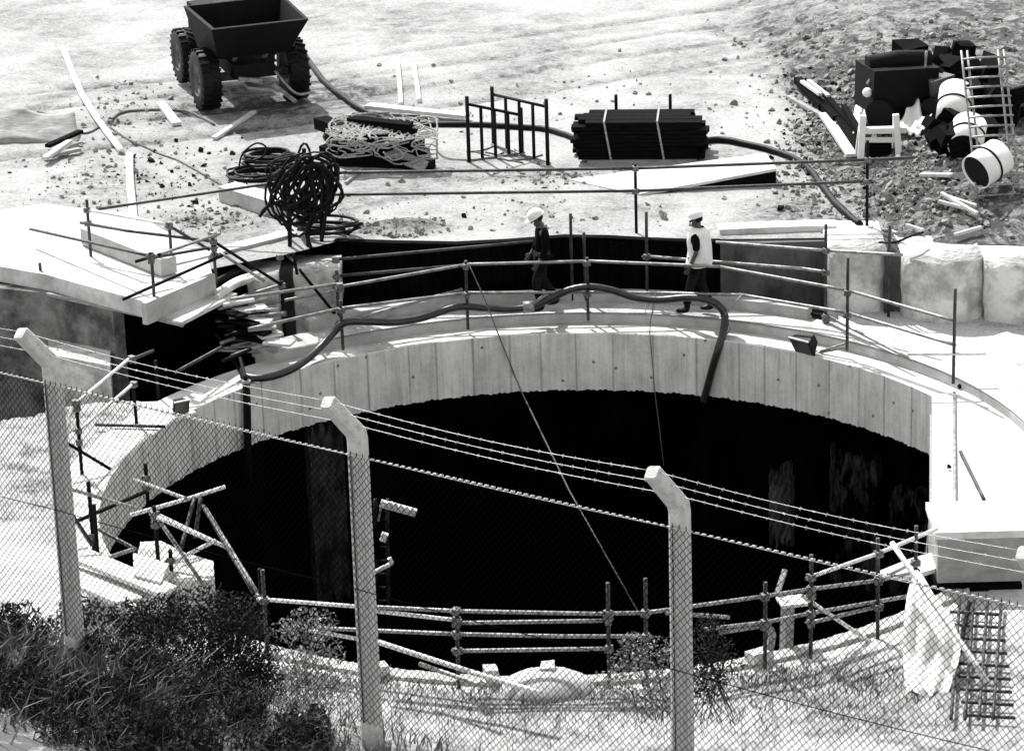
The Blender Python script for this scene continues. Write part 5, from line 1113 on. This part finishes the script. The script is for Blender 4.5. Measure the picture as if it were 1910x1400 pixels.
bush(370, 1310, .5, [(300, 1150, 0, .30, .24), (370, 1140, .2, .36, .26), (440, 1160, .0, .34, .30), (345, 1200, -.2, .45, .36), (450, 1215, -.2, .38, .38), (270, 1195, .1, .30, .30), (400, 1260, -.3, .5, .38), (480, 1270, -.3, .28, .30), (320, 1265, -.3, .4, .3), (240, 1150, .3, .22, .18), (420, 1310, -.3, .5, .3)], 'big dark leafy shrub filling the lower left below the planks', 'leaf', 1500, .026, 3, Y=-15.6)
bush(170, 1290, .6, [(150, 1140, .2, .25, .16), (120, 1180, 0, .28, .2), (190, 1190, -.1, .3, .25), (230, 1230, -.2, .3, .25)], 'smaller dark shrub at the far lower left behind the mesh', 'leaf', 1100, .028, 4, Y=-15.2)
bush(560, 1330, .3, [(545, 1240, 0, .35, .25), (600, 1215, .2, .3, .22), (560, 1290, -.3, .5, .3), (500, 1300, -.3, .4, .3), (620, 1285, -.2, .35, .25), (580, 1165, .4, .35, .22), (540, 1175, .4, .25, .15)], 'speckled pale-leaved shrub left of the first fence post', 'leafp', 620, .03, 5)
bush(1230, 1340, .3, [(1175, 1240, 0, .28, .25), (1140, 1275, -.1, .3, .18), (1225, 1225, .1, .3, .28), (1240, 1290, -.3, .4, .28), (1180, 1200, .2, .18, .15)], 'pale-leaved shrub just left of the right fence post', 'leafp', 560, .03, 6)
bush(1330, 1340, .3, [(1325, 1200, 0, .28, .30), (1345, 1240, -.1, .28, .25), (1310, 1270, -.3, .32, .25), (1320, 1160, .1, .15, .15)], 'darker twiggy shrub just right of the right fence post', 'leaf', 620, .03, 7)
wd_ = random.Random(31)
mb = MB()
for k in range(120):
    gx = wd_.uniform(-5.4, -2.0); gy = yfence(gx)+wd_.uniform(-1.6, .3); gz_ = lgz(gx, gy); rr2 = wd_.uniform(.08, .22); leafcloud(mb, (gx, gy, gz_+rr2*.5), (rr2, rr2, rr2*.9), int(260*rr2/.15), .03, wd_)
mb.build('weeds', 'leaf', kind='stuff', label='low dark weeds on the bank at the lower left corner', loc=(-4, -17, 5))
# grass
def grassmb(spots, n, h, R_, wd=.008, lean=.5):
    mb = MB()
    for _ in range(n):
        x, y, z, sx, sy = R_.choice(spots); x = R_.gauss(x, sx); y = R_.gauss(y, sy); b = Vector((x, y, lgz(x, y)-.02))
        if math.hypot(x, y) < R+.35: continue
        hh = h*R_.uniform(.4, 1.2); l = Vector((R_.gauss(.25, lean), R_.gauss(-.1, lean), 0))*hh; s_ = Vector((R_.uniform(-1, 1), R_.uniform(-1, 1), 0)).normalized()*wd
        q1 = b+Vector((0, 0, hh*.55))+l*.3; q2 = b+Vector((0, 0, hh*.9))+l
        mb.add([b-s_, b+s_, q1+s_*.7, q1-s_*.7, q2], [(0, 1, 2, 3), (3, 2, 4)])
    return mb
RG = random.Random(9)
gs = []
for gx in np.arange(-6.2, -1.2, .4): gs.append((float(gx), float(yfence(gx))-.1, 0, .25, .35)); gs.append((float(gx), float(yfence(gx))-.9, 0, .25, .4))
grassmb(gs[:15], 1500, .34, RG, .012).build('long_grass', 'grass', kind='stuff', label='long pale grass blurring the lower left corner', loc=(0, -14, 3))
grassmb([(float(gx), float(yfence(gx))-.3, 0, .3, .5) for gx in np.arange(-6.2, 3.6, .4)], 5000, .25, RG, .007).build('bank_grass', 'grass', kind='stuff', label='short grass on top of the bank at the foot of the mesh fence', loc=(0, -16, 5))
sp_ = []
for x in range(480, 1700, 60): a = P(x, 1262+abs(x-1000)*-.02, 0); sp_.append((a.x, a.y-.25, 0, .3, .25)); sp_.append((a.x, a.y-1.0, 0, .4, .5))
grassmb(sp_, 4800, .20, RG, .006).build('short_grass', 'grass', kind='stuff', label='dry tufts of grass along the near rim of the shaft', loc=(0, -8, 0))
# stones and lumps on the near rim
for k, (x, y, w_, h_, lab) in enumerate(((1022, 1243, .18, .07, 'small flat white block on top of the near rim mound'), (916, 1252, .16, .14, 'white stone block on the near rim left of the mound'), (710, 1245, .18, .12, 'grey block on the near rim right of the first fence post'), (1415, 1222, .3, .12, 'rough lump of concrete on the near rim by the timber prop'))):
    q = CY(x, y, R+.2, True); MB().box(q+Vector((0, 0, .0)), (w_, .2, h_), Matrix.Rotation(.2*k, 3, 'Z'), .015).build('stone_block', 'concw', label=lab, cat='block')
q = P(1020, 1285, 0)
mb = MB(); mb.ball(Vector((q.x, q.y, -.05)), 1, 24, 10, (.62, .45, .30), jit=.02, cut=(0, math.pi/2)); mb.build('earth_mound', 'ground2', label='low rounded mound of earth on the near rim between the fence posts', cat='mound')
for o in bpy.data.objects:
    if '_w' in o.keys(): del o['_w']
